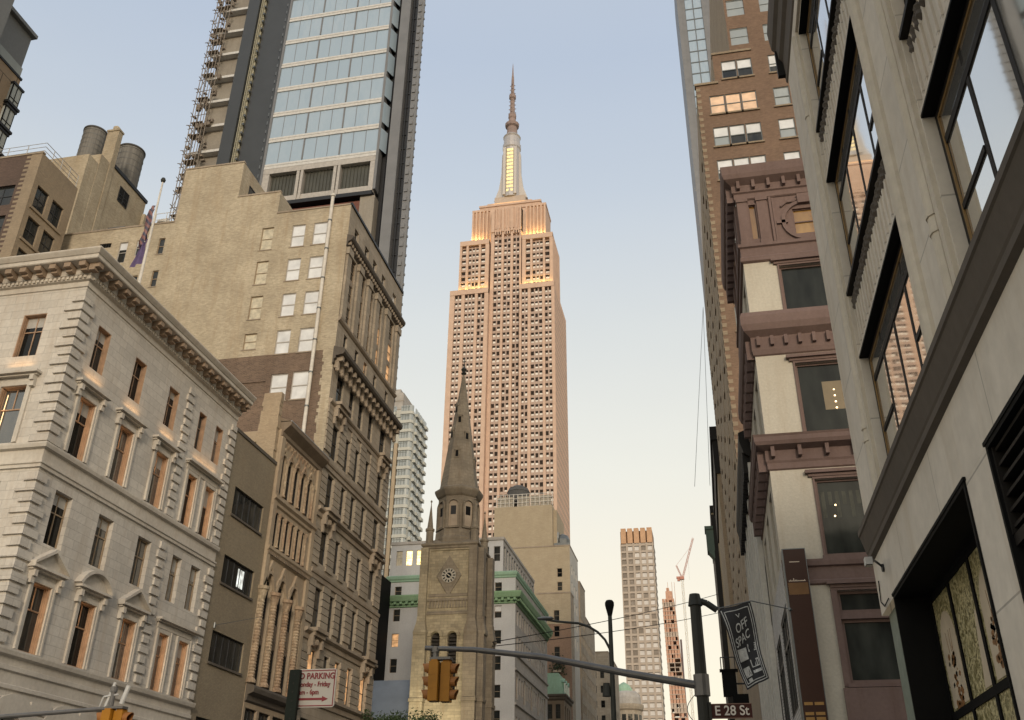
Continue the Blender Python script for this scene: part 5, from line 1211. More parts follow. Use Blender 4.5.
for k, (a, b) in enumerate(gb):
    lou = k > 0
    top = 4.15 if lou else 4.98
    m = M(); m.face([(a, -.46, .46), (b, -.46, .46), (b, -.46, top), (a, -.46, top)]); o = W.part('shop_panel', m, mP if k == 0 else GLW)
    f = M()
    n = 4 if k == 0 else 3
    for j in range(n+1):
        u = a+.05+(b-a-.1)*j/n; f.box(u-.05, u+.05, -.459, -.44, .46, top)
    for z in (3.42, 1.8): f.box(a+.05, b-.05, -.4585, -.439, z-.05, z+.05)
    f.box(a+.05, b-.05, -.4588, -.4385, top-.08, top); put('glazing_bars', f, BLK, o)
    if k == 0:
        for j in range(n):
            u0 = a+.05+(b-a-.1)*j/n+.08; u1 = u0+(b-a-.1)/n-.16; uc = (u0+u1)/2; r0 = (u1-u0)/2-.06
            q = M(); uo = uc if j % 2 == 0 else uc+.42
            if j % 2: q.prism([(u1-.34, 3.5), (u1, 3.5), (u1, 4.3), (u1-.1, 4.35), (u1-.2, 4.05), (u1-.26, 3.75)], -.4595, -.455)
            else: q.prism([(uc-r0, 3.5), (uc+r0, 3.5)]+[(uc+r0*math.cos(RAD(t)), 4.25+r0*1.0*math.sin(RAD(t))) for t in range(0, 181, 15)], -.4595, -.455)
            put('cream_arch', q, CREAMP, o)
            if j % 2 == 0:
                q = M(); rg = random.Random(j+1)
                for i_ in range(46):                  # loose rust coloured flourish
                    zz3 = 3.48+rg.random()*.72; ww = .27*(1-.55*abs(zz3-3.8)/.5); uu = uc+rg.uniform(-ww, ww); s = rg.uniform(.015, .05); t0 = rg.uniform(0, 3)
                    q.prism([(uu+s*1.6*math.cos(t0+k_*1.05), zz3+s*math.sin(t0+k_*1.05)) for k_ in range(6)], -.456, -.4535-.0005*(i_ % 4))
                for s in (-.08, .03, .10): q.prism([(uc+s, 4.15), (uc+s+.02, 4.15), (uc+s*1.6+.015, 4.42), (uc+s*1.6, 4.42)], -.456, -.4535)
                put('ornament_figure', q, RUST, o)
    if lou:
        m = M(); m.box(a+.05, b-.05, -.48, -.2, 4.2, 5.0); z = 4.25
        while z < 4.98: m.box(a+.05, b-.05, -.2, -.03, z, z+.03); z += .14
        m.box(a+.05, b-.05, -.3, -.02, 4.1, 4.2); m.box(a+.05, a+.09, -.2, -.01, 4.2, 5.0); W.part('louvre', m, ROLLD)
m = M()
pts = [(U(9.5), .012, 9.6), (U(9.2), .012, 9.0), (U(8.9), .012, 8.7), (U(8.45), .02, 8.62), (U(8.2), .06, 8.55)]
m.path([(U(9.4), .012, 15.4), (U(9.4), .012, 11.0), (U(9.36), .012, 6.5)], .007, 6); m.path([(.35, .02, 5.5), (.25, .02, 5.2), (.5, .02, 5.08), (.9, .02, 5.1)], .009, 6); W.part('cable', m, BLK)
t = thing('security_light', 'small white box light on a curved bracket at the corner of the grey painted building', 'light', (2.6, 14.45, 5.56))
m = M(); m.path([(2.6, -14.4, 5.56), (2.5, -14.35, 5.64), (2.42, -14.1, 5.60), (2.36, -13.95, 5.56)], .018, 8); m.tube((2.6, -14.4, 5.56), (2.57, -14.4, 5.56), .06, .06, 10); put('bracket', m, DSTEEL, t)
m = M(); m.box(2.27, 2.37, -14.0, -13.86, 5.48, 5.585); put('lamp_box', m, plain('white_plastic', (.55, .55, .54), .4), t)
m = M(); m.box(2.28, 2.36, -13.99, -13.87, 5.47, 5.481); put('lens', m, GLD, t)

# ================================================================== EAST SIDE, 2: cream and mauve corner building
GLK = glass('dim_shop_glass', (.012, .014, .013), (.05, .055, .048), wav=.02, ior=1.3, rough=.08)
r = thing('brownstone_building', 'cream stucco corner building with mauve brownstone cornices and a round attic window', 'building', (8, 37, 0))
S = Fac(r, 'S', 2.65, 33); W = Fac(r, 'W', 2.65, 41.5); X = lambda x: x-2.65
cs = [5.32, 8.95, 12.6]
fl5 = [(6.84, 3.0, 2.0), (11.05, 2.78, 2.35), (15.62, 2.9, 2.5), (20.85, 2.12, 2.6)]
hs = [(X(c)-w/2, X(c)+w/2, z, z+h) for c in cs for z, h, w in fl5]
m = M(); m.wall(0, 12, 0, 23.3, hs+[(X(3.0), X(12), 1, 4.6)], .25); m.face([(12, 0, 0), (12, -8.5, 0), (12, -8.5, 23.3), (12, 0, 23.3)]); S.part('wall', m, STU)
wy = [(1.4, 1.3), (4.2, 1.3), (7.0, 1.3)]
m = M(); m.wall(0, 8.5, 10.9, 23.3, [(u-w/2, u+w/2, z, z+h) for u, w in wy for z, h, _ in fl5[1:]], .3); m.face([(0, 0, 0), (0, -9, 0), (0, -9, 23.3), (0, 0, 23.3)]); W.part('wall', m, STU)
WBR = stone('white_glazed_brick', (.62, .60, .57), (.52, .50, .47), (.4, .13, .02, .85), dirt=.3, mortar=.45)
m = M(); m.wall(0, 8.5, 0, 10.88, [(.5, 3.6, 6.2, 9.5), (4.6, 8.0, 6.2, 9.6), (.5, 3.6, 1, 5.2), (4.6, 8.0, 1, 5.2)], .12); o = W.part('shopfront_wall', m, WBR); o['label'] = 'white glazed brick lower front'
for a, b, z, h in ((.5, 3.6, 6.2, 3.3), (4.6, 8.0, 6.2, 3.4), (.5, 3.6, 1, 4.2), (4.6, 8.0, 1, 4.2)): window(W, (a+b)/2, z, b-a, h, BFR, GL, rec=.06, cols=3, rows=2, ft=.12, bar=.12, split=.7)
for u, w in wy:
    for z, h, _ in fl5[1:]: window(W, u, z, w, h, MAU, GL, rec=.2, rows=2)
GLR = glow('shop_lamp_bulb', (1, .72, .38), 3.0)
for i, (z, h, w) in enumerate(fl5):
    for k, c in enumerate(cs):
        if i == 0:
            window(S, X(c), z, w, 2.05, MAU, GLK, rec=.14, cols=1, rows=1, ft=.10, sill=(.1, .12, MAU)); window(S, X(c), z+2.25, w, .75, MAU, GLK, rec=.14, cols=1, rows=1, ft=.10)
            m = M(); m.box(X(c)-w/2, X(c)+w/2, -.2, .02, z+2.052, z+2.248); S.part('transom', m, MAU)
        else: window(S, X(c), z, w, h, MAU, GLK, rec=.14, cols=1, rows=1, ft=.08, sill=(.14, .14, MAU))
        m = M(); t = .2
        t = .2 if i == 0 else .07
        m.box(X(c)-w/2-t, X(c)-w/2-.003, 0, .07, z-.1, z+h); m.box(X(c)+w/2+.003, X(c)+w/2+t, 0, .07, z-.1, z+h); m.box(X(c)-w/2-t, X(c)+w/2+t, 0, .068, z+h+.003, z+h+.2)
        m.box(X(c)-w/2-.3, X(c)+w/2+.3, 0, .2, z+h+.2, z+h+.32); m.box(X(c)-w/2-.2, X(c)+w/2+.2, 0, .1, z+h+.09, z+h+.201)
        if i == 0: m.box(X(c)-w/2-.25, X(c)+w/2+.25, .001, .11, 5.7, 6.7)
        S.part('window_surround', m, MAU)
for (px_, pz) in ((4.75, 12.9), (4.68, 12.5), (5.35, 17.4), (5.35, 17.15), (5.35, 16.9), (5.35, 16.65)):
    m = M(); m.lathe((X(px_), -.165), [(.01, pz-.03), (.035, pz), (.01, pz+.03)], 8); S.part('interior_lamp', m, GLR)
m = M(); m.box(X(4.95), X(6.2), -.165, -.162, 15.75, 17.75); S.part('interior_screen', m, plain('warm_interior_wall', (.16, .115, .05), .5))
CUR = plain('dim_net_curtain', (.085, .085, .065), .8, var=.5, scale=5)
m = M(); 
for k in range(10): m.box(X(4.3)+.24*k, X(4.3)+.24*k+.13, -.168, -.163-.001*(k % 2), 11.2, 13.4)
S.part('curtain', m, CUR)
qq = [(2.65, 41.5), (2.65, 33), (14.65, 33)]; qr = qq[::1]
def swE(name, prof, mat): return sw(name, [(14.65, 33), (2.65, 33), (2.65, 41.5)], [(-d, z) for d, z in prof], mat, r)
def swS(name, prof, mat): return sw(name, [(14.65, 33), (2.65, 33)], [(-d, z) for d, z in prof], mat, r)
swS('belt_course', [(0, 10.05), (.08, 10.1), (.08, 10.2), (.04, 10.24), (.04, 10.66), (.14, 10.7), (.16, 10.85), (.16, 10.92), (0, 10.96)], MAU)
swE('cornice', [(0, 14.25), (.06, 14.3), (.06, 14.52), (.1, 14.6), (.1, 15.0), (.40, 15.12), (.46, 15.25), (.46, 15.42), (.5, 15.5), (0, 15.6)], MAU)
swE('cornice', [(0, 18.95), (.06, 19.0), (.1, 19.2), (.1, 19.75), (.34, 19.95), (.42, 20.2), (.42, 20.55), (.36, 20.75), (0, 20.82)], MAU)
swE('belt_course', [(0, 23.25), (.1, 23.32), (.1, 23.5), (.06, 23.55), (.06, 23.95), (.14, 24.0), (.14, 24.14), (0, 24.2)], MAU)
swE('cornice', [(0, 26.45), (.05, 26.5), (.05, 26.75), (.12, 26.8), (.12, 27.15), (.40, 27.35), (.46, 27.55), (.5, 27.95), (0, 28.05)], MAU)
m = M()
for zb, pr_, dx in ((14.62, .33, .95), (19.25, .26, .52), (26.82, .30, .62)):
    x = 2.75
    while x < 14.5: m.box(x, x+.13, -33, -(33-pr_), zb+.08, zb+.46); x += dx
    y = 33.1
    while y < 41.4: m.box(2.65-pr_-.04, 2.66, -(y+.22), -y, zb-.35, zb+.46); y += (.95 if zb < 20 else .62)
put('brackets', m, MAU, r)
A = Fac(r, 'S', 2.68, 33.03)
m = M(); m.wall(0, 12, 24.1, 26.6, [(.47, .75, 24.45, 26.2), (2.2, 3.2, 24.5, 25.75)], .2); S2 = A; A.part('attic_wall', m, MAU)
B = Fac(r, 'W', 2.68, 41.5); m = M(); m.wall(0, 8.47, 24.1, 26.6, [], .2); m.face([(0, -.02, 26.6), (8.5, -.02, 26.6), (8.5, -12, 26.6), (0, -12, 26.6)]); B.part('attic_wall', m, MAU)
GOLDW = glass('gold_reflecting_glass', (.20, .10, .02), (.42, .25, .07), ior=1.8, rough=.12)
window(A, .61, 24.45, .28, 1.75, MAU, GOLDW, rec=.12, rows=1, ft=.03); window(A, 2.7, 24.5, 1.0, 1.25, MAU, GOLDW, rec=.12, rows=2, ft=.04)
m = M(); m.arch_band(2.7, 25.13, .85, 1.0, 0, .10, 24, 0, 360); m.box(2.45, 2.95, .0, .16, 25.95, 26.4); m.box(1.5, 1.95, 0, .1, 25.05, 25.2); m.box(1.42, 1.5, 0, .07, 24.2, 26.4); m.box(1.3, 1.4, 0, .09, 24.2, 26.45)
m.path([(1.75, .05, 25.9), (2.0, .05, 26.1), (2.3, .05, 26.1), (2.5, .05, 26.25)], .05, 6); A.part('round_surround', m, MAU)
m = M()
for a, b in ((0.0, .42), (.80, 1.22)): m.box(a, b, 0, .10, 24.2, 26.3); m.box(a-.03, b+.03, 0, .15, 26.3, 26.48); m.box(a-.03, b+.03, 0, .14, 24.15, 24.32)
A.part('pilaster', m, MAU)
m = M()
for y in (33.3, 34.2, 36, 37.9, 39.8): m.box(U(0) if False else 41.5-y-.4, 41.5-y, 0, .1, 24.2, 26.4)
B.part('pilaster', m, MAU)
t = thing('blade_sign', 'tall dark bronze sign panel on the cream stucco corner, with a pale line of script', 'sign', (3.05, 32.75, 5))
BRZ = plain('brown_sign_gloss', (.042, .017, .011), .3, 0, var=.12, spec=.3)
m = M(); m.box(2.70, 3.42, -32.98, -32.55, 2.6, 11.2); put('panel', m, BRZ, t)
m = M(); m.box(2.66, 2.70, -32.99, -32.54, 2.6, 11.2); m.box(3.42, 3.44, -32.99, -32.54, 2.6, 11.2); m.box(2.66, 3.44, -32.99, -32.54, 11.2, 11.23); put('edge_trim', m, STEEL, t)
m = M(); rg = random.Random(4); x = 2.78
while x < 3.32: h_ = rg.choice((.03, .05, .10)); m.box(x, x+.022, -32.55, -32.54, 10.1, 10.1+h_); m.box(x, x+.045, -32.55, -32.542, 10.1, 10.118); x += .05
m.box(2.87, 3.2, -32.55, -32.543, 10.75, 10.775); put('script_lettering', m, plain('pale_script', (.70, .58, .45), .4), t)
m = M(); m.box(2.74, 3.38, -32.55, -32.541, 9.65, 10.05)
put('bronze_plate', m, plain('bronze_plate', (.16, .085, .035), .3, .4), t)
m = M()
for z in (6.15, 5.85, 5.7): m.box(2.76, 3.02, -32.55, -32.542, z, z+.09); m.box(3.08, 3.36, -32.55, -32.542, z, z+.09)
put('brass_plate', m, plain('brass_line', (.40, .24, .09), .3, .6), t)

# ================================================================== EAST SIDE, 3: neighbours up the avenue
r = thing('loft_building', 'pale piered building with a dark bracketed cornice, next beyond the cream corner building', 'building', (8, 48.5, 0))
W = Fac(r, 'W', 2.62, 55.4)
cols_ = [1.6+2.3*k for k in range(6)]
m = M(); m.wall(0, 13.85, 0, 18.7, [(u-.75, u+.75, z, z+2.6) for u in cols_ for z in (14.6, 10.6, 6.2, 1)], .3); m.face([(13.85, 0, 0), (13.85, -12, 0), (13.85, -12, 19), (13.85, 0, 19)]); m.face([(0, 0, 18.7), (13.85, 0, 18.7), (13.85, -12, 18.7), (0, -12, 18.7)]); W.part('wall', m, GREYS)
for u in cols_:
    for z in (14.6, 10.6, 6.2, 1): window(W, u, z, 1.5, 2.6, BFR, GL, rec=.2, cols=2, rows=2)
m = M()
for u in [.3]+[c+1.15 for c in cols_[:-1]]+[13.6]: m.box(u-.24, u+.24, 0, .22, 0, 18)
W.part('pier', m, WHB)
band(W, 0, 13.85, [(0, 17.9), (.1, 18), (.1, 18.3), (.35, 18.5), (.5, 19.1), (.5, 19.5), (0, 19.7)], 'cornice', ROLLD)
m = M()
for k in range(26): m.box(.1+.53*k, .35+.53*k, 0, .42, 17.6, 18.6)
W.part('brackets', m, ROLLD)

r = thing('brick_tower', 'tall red brown brick tower with setbacks, rising behind the cream corner building', 'tower', (16, 70, 0))
S = Fac(r, 'S', 2.6, 55.6); W = Fac(r, 'W', 2.6, 94); X = lambda x: x-2.6
zt = [62.2+3.2*k for k in range(6)]
main = [55.15, 51.75, 48.6, 45.45, 42.3, 39.15, 36, 32.85, 29.7]
tri = [(4.07, 1.12), (5.25, 1.12), (6.43, 1.12)]; c2 = [(8.82, 1.15), (11.6, 1.12), (12.8, 1.12), (14, 1.12), (17, 1.15), (19.6, 1.12), (20.8, 1.12), (22, 1.12)]
wl_ = []
for i, z in enumerate(main):
    for x, w in (tri if i else tri[1:])+c2: wl_.append((x, z, w, 1.85))
for z in [58.55, 61.75]+[64.95+3.2*k for k in range(4)]:
    for x, w in [(6.36, 1.35)]+c2: wl_.append((x, z, w, 1.8))
hA = [(X(x)-w/2, X(x)+w/2, z, z+h) for x, z, w, h in wl_]
m = M(); m.wall(0, 27.4, 0, 54.9, [q for q in hA if q[3] < 54.9], .18); m.wall(X(4.1), 27.4, 54.9, 57.9, [q for q in hA if 54.9 < q[2] and q[3] < 57.9], .18); m.wall(X(5.5), 27.4, 57.9, 79, [q for q in hA if 57.9 < q[2]], .18); S.part('wall', m, BRN)
wg = [2.4+4.1*k for k in range(9)]; wz = [14+3.55*k for k in range(11)]
m = M(); m.wall(0, 38.4, 0, 54.9, [(u-.4, u+.4, z, z+1.9) for u in wg for z in wz], .14); m.face([(0, 0, 54.9), (38.4, 0, 54.9), (38.4, -8, 54.9), (0, -8, 54.9)]); m.face([(0, 0, 0), (0, -27, 0), (0, -27, 79), (0, 0, 54.9)]); W.part('wall', m, BRNL)
WB = Fac(r, 'W', 4.1, 86); m = M(); m.wall(0, 30.4, 54.9, 57.9); m.face([(0, 0, 57.9), (30.4, 0, 57.9), (30.4, -8, 57.9), (0, -8, 57.9)]); WB.part('wall', m, BRNL)
WC2 = Fac(r, 'W', 5.5, 82); m = M(); m.wall(0, 26.4, 57.9, 79); m.face([(0, 0, 79), (26.4, 0, 79), (26.4, -22, 79), (0, -22, 79)]); WC2.part('wall', m, BRNL)
n = 0
LITS = glow('peach_blind', (1, .58, .30), .16, (.55, .40, .28))
for x, z, w, h in wl_:
    n += 1
    if n > 96: pass
    row4 = abs(z-51.75) < .01 and x < 7
    sky_ = pick(WHT, GLP, GLP, CRM) if z < 62 else GL
    if x > 10: sky_ = pick(GL, GLP)
    if n <= 98: window(S, X(x), z, w, h, GFR, LITS if row4 else pick(GL, GLP), rec=.08, rows=2, ft=.06, bar=.06, sill=(.12, .14, DKT) if x < 10 else None, blind=(random.choice((.5, .48, .62)), WHT if not row4 else LITS) if random.random() < .8 and not row4 else None)
    else:
        m = M(); m.face([(X(x)-w/2, -.1, z), (X(x)+w/2, -.1, z), (X(x)+w/2, -.1, z+h), (X(x)-w/2, -.1, z+h)])
        if n == 99: rest = M()
        rest.face([(X(x)-w/2, -.1, z), (X(x)+w/2, -.1, z), (X(x)+w/2, -.1, z+h), (X(x)-w/2, -.1, z+h)])
        for q in (z, z+h/2-.03, z+h-.06): rest.box(X(x)-w/2, X(x)+w/2, -.09, -.05, q, q+.06)
o = S.part('windows', rest, GLP); o['kind'] = 'stuff'
m = M()
for u in wg:
    for z in wz: m.face([(u-.4, -.12, z), (u+.4, -.12, z), (u+.4, -.12, z+1.9), (u-.4, -.12, z+1.9)])
o = W.part('windows', m, GLP); o['kind'] = 'stuff'
m = M()
for u in wg:
    for z in wz: m.box(u-.5, u+.5, 0, .08, z-.16, z)
z = 10
while z < 54: m.box(37.8, 38.4, .0, .025, z, z+.3); m.box(-.02, .5, 0, .025, z, z+.3); z += .6
W.part('sills', m, DKT)
m = M(); m.box(-.1, 1.7, -.4, .12, 54.75, 54.95); m.box(X(4.05), X(7.1), -.4, .1, 57.75, 57.95); S.part('coping', m, DKT)
m = M(); z = 20
while z < 54.6: m.box(-.0, .3, .0, .02, z, z+.3); z += .6
S.part('corner_quoins', m, DKT)

r = thing('office_building', 'brick building whose small black cornice juts out left of the brown brick tower', 'building', (10, 126, 0))
m = M(); m.box(2.62, 30, -140, -111, 0, 49); put('wall', m, BRNL, r); m = M(); m.box(2.2, 8, -140.2, -110.6, 48.4, 50.2); m.box(2.4, 8, -140, -110.8, 44, 48.4); put('cornice', m, ROLLD, r)
r = thing('office_building', 'far tan building with a dark corner strip and projecting green copper bay', 'building', (12, 215, 0))
m = M(); m.box(2.62, 30, -240, -200, 0, 69); put('wall', m, CRE, r); m = M(); m.box(2.5, 3.5, -240.2, -199.7, 20, 68.5); m.box(2.4, 8, -240.1, -199.5, 69, 70.5); put('corner_strip', m, ROLLD, r)
m = M(); m.box(1.1, 2.7, -203, -199.6, 60.5, 65.2); m.box(.9, 2.7, -203.2, -199.4, 65.2, 65.9); m.prism([(1.3, 60.5), (2.6, 60.5), (2.6, 58.8)], -203, -199.6); put('copper_bay', m, stone('dull_green_copper', (.10, .135, .105), (.07, .1, .08)), r)
r = thing('glass_tower', 'narrow glass tower with grey edges, peeping out beside the brown brick tower', 'tower', (9, 160, 0))
m = M(); m.box(4.9, 16, -172, -150.2, 0, 190); put('wall', m, FINP, r)
m = M(); m.box(6.6, 10.1, -150.3, -150.05, 60, 190); o = put('window', m, GLB, r)
m = M()
for k in range(40): m.box(6.6, 10.1, -150.05, -149.95, 62+3.2*k, 62.25+3.2*k)
m.box(8.2, 8.4, -150.05, -149.96, 60, 190); put('mullion', m, STEEL, o)
m = M(); m.box(4.9, 5.7, -150.3, -149.9, 0, 190); m.box(10.15, 11.9, -150.3, -149.8, 0, 190); put('fin', m, FINP, r)

# ================================================================== STREET FURNITURE
def text_mesh(body, size, depth=.004): return TEXT[(body, size, depth)]
def lettering(body, size, mat, parent, loc, sx=1, name='lettering', rz=0):
    me = text_mesh(body, size); me.materials.clear(); me.materials.append(mat)
    o = bpy.data.objects.new(name, me); link(o); o.parent = parent
    o.location = Vector(loc) - (Vector(parent.location) if parent.type == 'EMPTY' else Vector((0, 0, 0))); o.rotation_euler = (RAD(90), 0, rz); o.scale = (sx, 1, 1); return o
# mast-arm pole at the near right corner
px_, py_ = -.22, 18.5
t = thing('signal_pole', 'dark street pole with a long mast arm and a short elbow on top', 'pole', (px_, py_, .13), 'traffic signal poles')
m = M(); m.lathe((px_, -py_), [(.2, .13), (.2, .6), (.13, .75), (.105, 6.1), (.12, 6.1)], 16); m.tube((px_, -py_, 6.08), (px_, -py_, 6.3), .14, .10, 14); put('pole', m, POLE, t)
m = M(); m.path([(px_, -py_, 6.2), (.0, -py_, 6.12), (.18, -py_, 5.98)], .062, 10); put('elbow', m, POLE, t)
m = M(); a = [(px_, -py_, 4.6), (-1.6, -py_, 4.86), (-3.2, -py_, 5.2), (-4.6, -py_, 5.38), (-5.6, -py_, 5.44)]
for (p, q), (r0, r1) in zip(zip(a, a[1:]), ((.075, .068), (.068, .06), (.06, .052), (.052, .045))): m.tube(p, q, r0, r1, 12)
m.tube((px_, -py_, 4.42), (px_, -py_, 4.8), .145, .145, 14); put('mast_arm', m, ARMM, t)
m = M(); m.path([(-.32-.2*math.sin(math.pi*k/10), -py_-.1, 4.5-.06*k) for k in range(11)], .007, 6); put('cable', m, BLK, t)
def signal(label, x, y, z, s, hang):
    t = thing('traffic_light', label, 'traffic light', (x, y, z), 'yellow traffic lights on the mast arms')
    for j, (cx_, cy_, dr) in enumerate(((-.02, 0, -1), (.20, .10, 1))):
        m = M(); hh = .80*s; m.box(x+cx_-.10*s, x+cx_+.10*s, -(y+cy_+.13*s), -(y+cy_-.13*s), z, z+hh)
        for q in (1, 2): m.box(x+cx_-.105*s, x+cx_+.105*s, -(y+cy_+.134*s), -(y+cy_-.134*s), z+hh*q/3-.008, z+hh*q/3+.008)
        m.box(x+cx_-.07*s, x+cx_+.07*s, -(y+cy_+.10*s), -(y+cy_-.10*s), z+hh, z+hh+.04)
        o = put('signal_head', m, YEL, t)
        for q in range(3):
            zc = z+hh*(q+.5)/3; m = M(); n = 14; L_ = .17*s; x0 = x+cx_+dr*.10*s; R_ = .112*s
            for k in range(n):                        # open-bottomed visor
                a0, a1 = RAD(-50+280*k/n), RAD(-50+280*(k+1)/n)
                P = lambda a, xx, rr: (xx, -(y+cy_)+rr*math.cos(a), zc+rr*math.sin(a))
                cut = lambda a: x0+dr*L_*(.62+.38*max(0, math.sin(a)))
                m.face([P(a0, x0, R_), P(a1, x0, R_), P(a1, cut(a1), R_*.97), P(a0, cut(a0), R_*.97)]); m.face([P(a0, x0, R_*.93), P(a1, x0, R_*.93), P(a1, cut(a1), R_*.9), P(a0, cut(a0), R_*.9)])
                m.face([P(a0, cut(a0), R_*.97), P(a1, cut(a1), R_*.97), P(a1, cut(a1), R_*.9), P(a0, cut(a0), R_*.9)])
            put('visor', m, YELD, o)
            m = M(); m.tube((x0+dr*.005, -(y+cy_), zc), (x0+dr*.02, -(y+cy_), zc), R_*.9, R_*.8, 14); put('lens', m, plain_lens[q], o)
    m = M(); m.box(x-.12, x+.3, -(y+.15), -(y-.06), z+.80*s+.04, z+.80*s+.09); m.tube((x-.02, -y, z+.8*s), (x-.02, -y, hang), .055, .05, 10); m.tube((x-.02, -y, hang-.05), (x-.02, -y, hang+.06), .075, .075, 10); put('hanger', m, ARMM, t)
    return t
plain_lens = [plain('dark_green_lens', (.01, .05, .04), .2), plain('dark_amber_lens', (.09, .05, .01), .2), plain('dark_red_lens', (.09, .012, .01), .2)]
signal('yellow traffic light hanging from the long mast arm in front of the church', -5.36, 18.5, 4.42, .93, 5.40)
t2 = signal('yellow traffic light with white clamp fittings, before the pale stone building', -12.6, 18.9, 3.62, 1.0, 4.85)
m = M(); m.tube((-12.75, -18.9, 4.5), (-12.62, -18.9, 5.0), .035, .035, 8); m.tube((-12.35, -18.85, 4.55), (-12.25, -18.85, 4.92), .05, .05, 8); m.path([(-12.9, -18.9, 4.45), (-12.8, -18.85, 4.7), (-12.5, -18.9, 4.75)], .02, 6); put('clamp_fitting', m, plain('white_enamel_clamp', (.52, .52, .50), .4), t2)
t = thing('signal_pole', 'grey mast arm coming in low at bottom left to carry a traffic light', 'pole', (-23.2, 18.9, .13), 'traffic signal poles')
m = M(); m.lathe((-23.2, -18.9), [(.2, .13), (.2, .6), (.13, .75), (.105, 5.6), (.02, 5.7)], 14); put('pole', m, POLE, t)
m = M(); m.tube((-23.2, -18.9, 3.5), (-17, -18.9, 4.25), .07, .055, 10); m.tube((-17, -18.9, 4.25), (-12.7, -18.9, 4.47), .055, .045, 10); put('mast_arm', m, ARMM, t)
# street name sign
t = thing('street_sign', 'brown street name sign reading E 28 St beside the mast arm pole', 'sign', (.27, 18.44, 4.14))
m = M(); m.box(-.08, .64, -18.46, -18.44, 4.02, 4.27); put('panel', m, plain('sign_brown', (.055, .015, .011), .6, var=.1, spec=.25), t)
m = M()
for b_ in ((-.085, .645, 4.262, 4.275), (-.085, .645, 4.015, 4.028)): m.box(b_[0], b_[1], -18.462, -18.436, b_[2], b_[3])
put('frame', m, plain('sign_edge', (.22, .12, .09), .4), t)
lettering('E 28 St', .235, plain('sign_white', (.72, .66, .60), .5), t, (.28, 18.432, 4.145), .92)
m = M(); m.box(-.13, -.08, -18.5, -18.41, 4.0, 4.3); put('bracket', m, POLE, t)
# hanging flag on a rod
t = thing('flag_rod', 'thin rod from the dark bronze sign panel carrying the top of the black banner', 'rod', (2.7, 32.3, 9.2))
m = M(); m.path([(2.72, -32.5, 9.16), (1.45, -32.3, 9.44), (.33, -32.3, 9.22)], .018, 6); m.tube((2.72, -32.55, 9.16), (2.66, -32.45, 9.17), .05, .05, 8); put('rod', m, STEEL, t)
t = thing('banner', 'black banner with white double border and white graffiti style lettering', 'banner', (1.0, 32.3, 8))
TL, TR, BL, BR = Vector((.36, 9.16)), Vector((1.43, 9.40)), Vector((1.02, 6.62)), Vector((1.73, 6.93))
def fl(a, b, off=0):                                  # a, b in 0..1 across / down
    p = TL.lerp(TR, a).lerp(BL.lerp(BR, a), b); s = math.sin(b*6+a*2.5)*.12+math.sin(a*9+b*4)*.07
    return (p.x+.03*math.sin(b*7), -32.3+s+off, p.y)
BKC = plain('black_banner_cloth', (.011, .011, .013), .75); WTC = plain('white_banner_print', (.48, .48, .46), .8, var=.5, scale=9)
m = M(); n1, n2 = 14, 28
for j in range(n2):
    for i in range(n1): m.face([fl(x, y) for x, y in ((i/n1, j/n2), ((i+1)/n1, j/n2), ((i+1)/n1, (j+1)/n2), (i/n1, (j+1)/n2))])
put('cloth', m, BKC, t, smooth=True)
m = M()
for ins, wd in ((.045, .028), (.115, .024)):
    iv = ins*.45
    for j in range(40):
        b0, b1 = iv+(1-2*iv)*j/40, iv+(1-2*iv)*(j+1)/40
        for a0, a1 in ((ins, ins+wd), (1-ins-wd, 1-ins)): m.face([fl(a0, b0, .012), fl(a1, b0, .012), fl(a1, b1, .012), fl(a0, b1, .012)])
    for j in range(14):
        a0, a1 = ins+(1-2*ins)*j/14, ins+(1-2*ins)*(j+1)/14
        for b0, b1 in (((iv, iv+wd*.42), (1-iv-wd*.42, 1-iv)) if ins > .1 else ((1-iv-wd*.42, 1-iv),)): m.face([fl(a0, b0, .012), fl(a1, b0, .012), fl(a1, b1, .012), fl(a0, b1, .012)])
put('border', m, WTC, t)
def banner_text(body, ca, cb, wa, hb, slant=0):
    me = text_mesh(body, 1, 0); vs_ = [v.co.copy() for v in me.vertices]
    x0, x1 = min(v.x for v in vs_), max(v.x for v in vs_); y0, y1 = min(v.y for v in vs_), max(v.y for v in vs_)
    for v in me.vertices:
        a = (v.co.x-x0)/(x1-x0)-.5; b = (v.co.y-y0)/(y1-y0)-.5; q = fl(ca+a*wa, cb-b*hb+slant*a, .02); v.co = (q[0], -q[1], q[2])
    me.materials.clear(); put('lettering', me, WTC, t)
banner_text('OFF', .52, .255, .42, .11, -.07); banner_text('SPAC', .46, .41, .52, .11, -.09); banner_text('V', .5, .13, .14, .05)
m = M()
def patch(a0, a1, b0, b1, off=.016):
    for j in range(6): m.face([fl(a0, b0+(b1-b0)*j/6, off), fl(a1, b0+(b1-b0)*j/6, off), fl(a1, b0+(b1-b0)*(j+1)/6, off), fl(a0, b0+(b1-b0)*(j+1)/6, off)])
patch(.56, .86, .50, .60); patch(.18, .50, .53, .68); patch(.52, .84, .70, .80); patch(.50, .84, .835, .87); patch(.18, .42, .76, .88); patch(.22, .36, .90, .95)
put('print_patch', m, WTC, t)
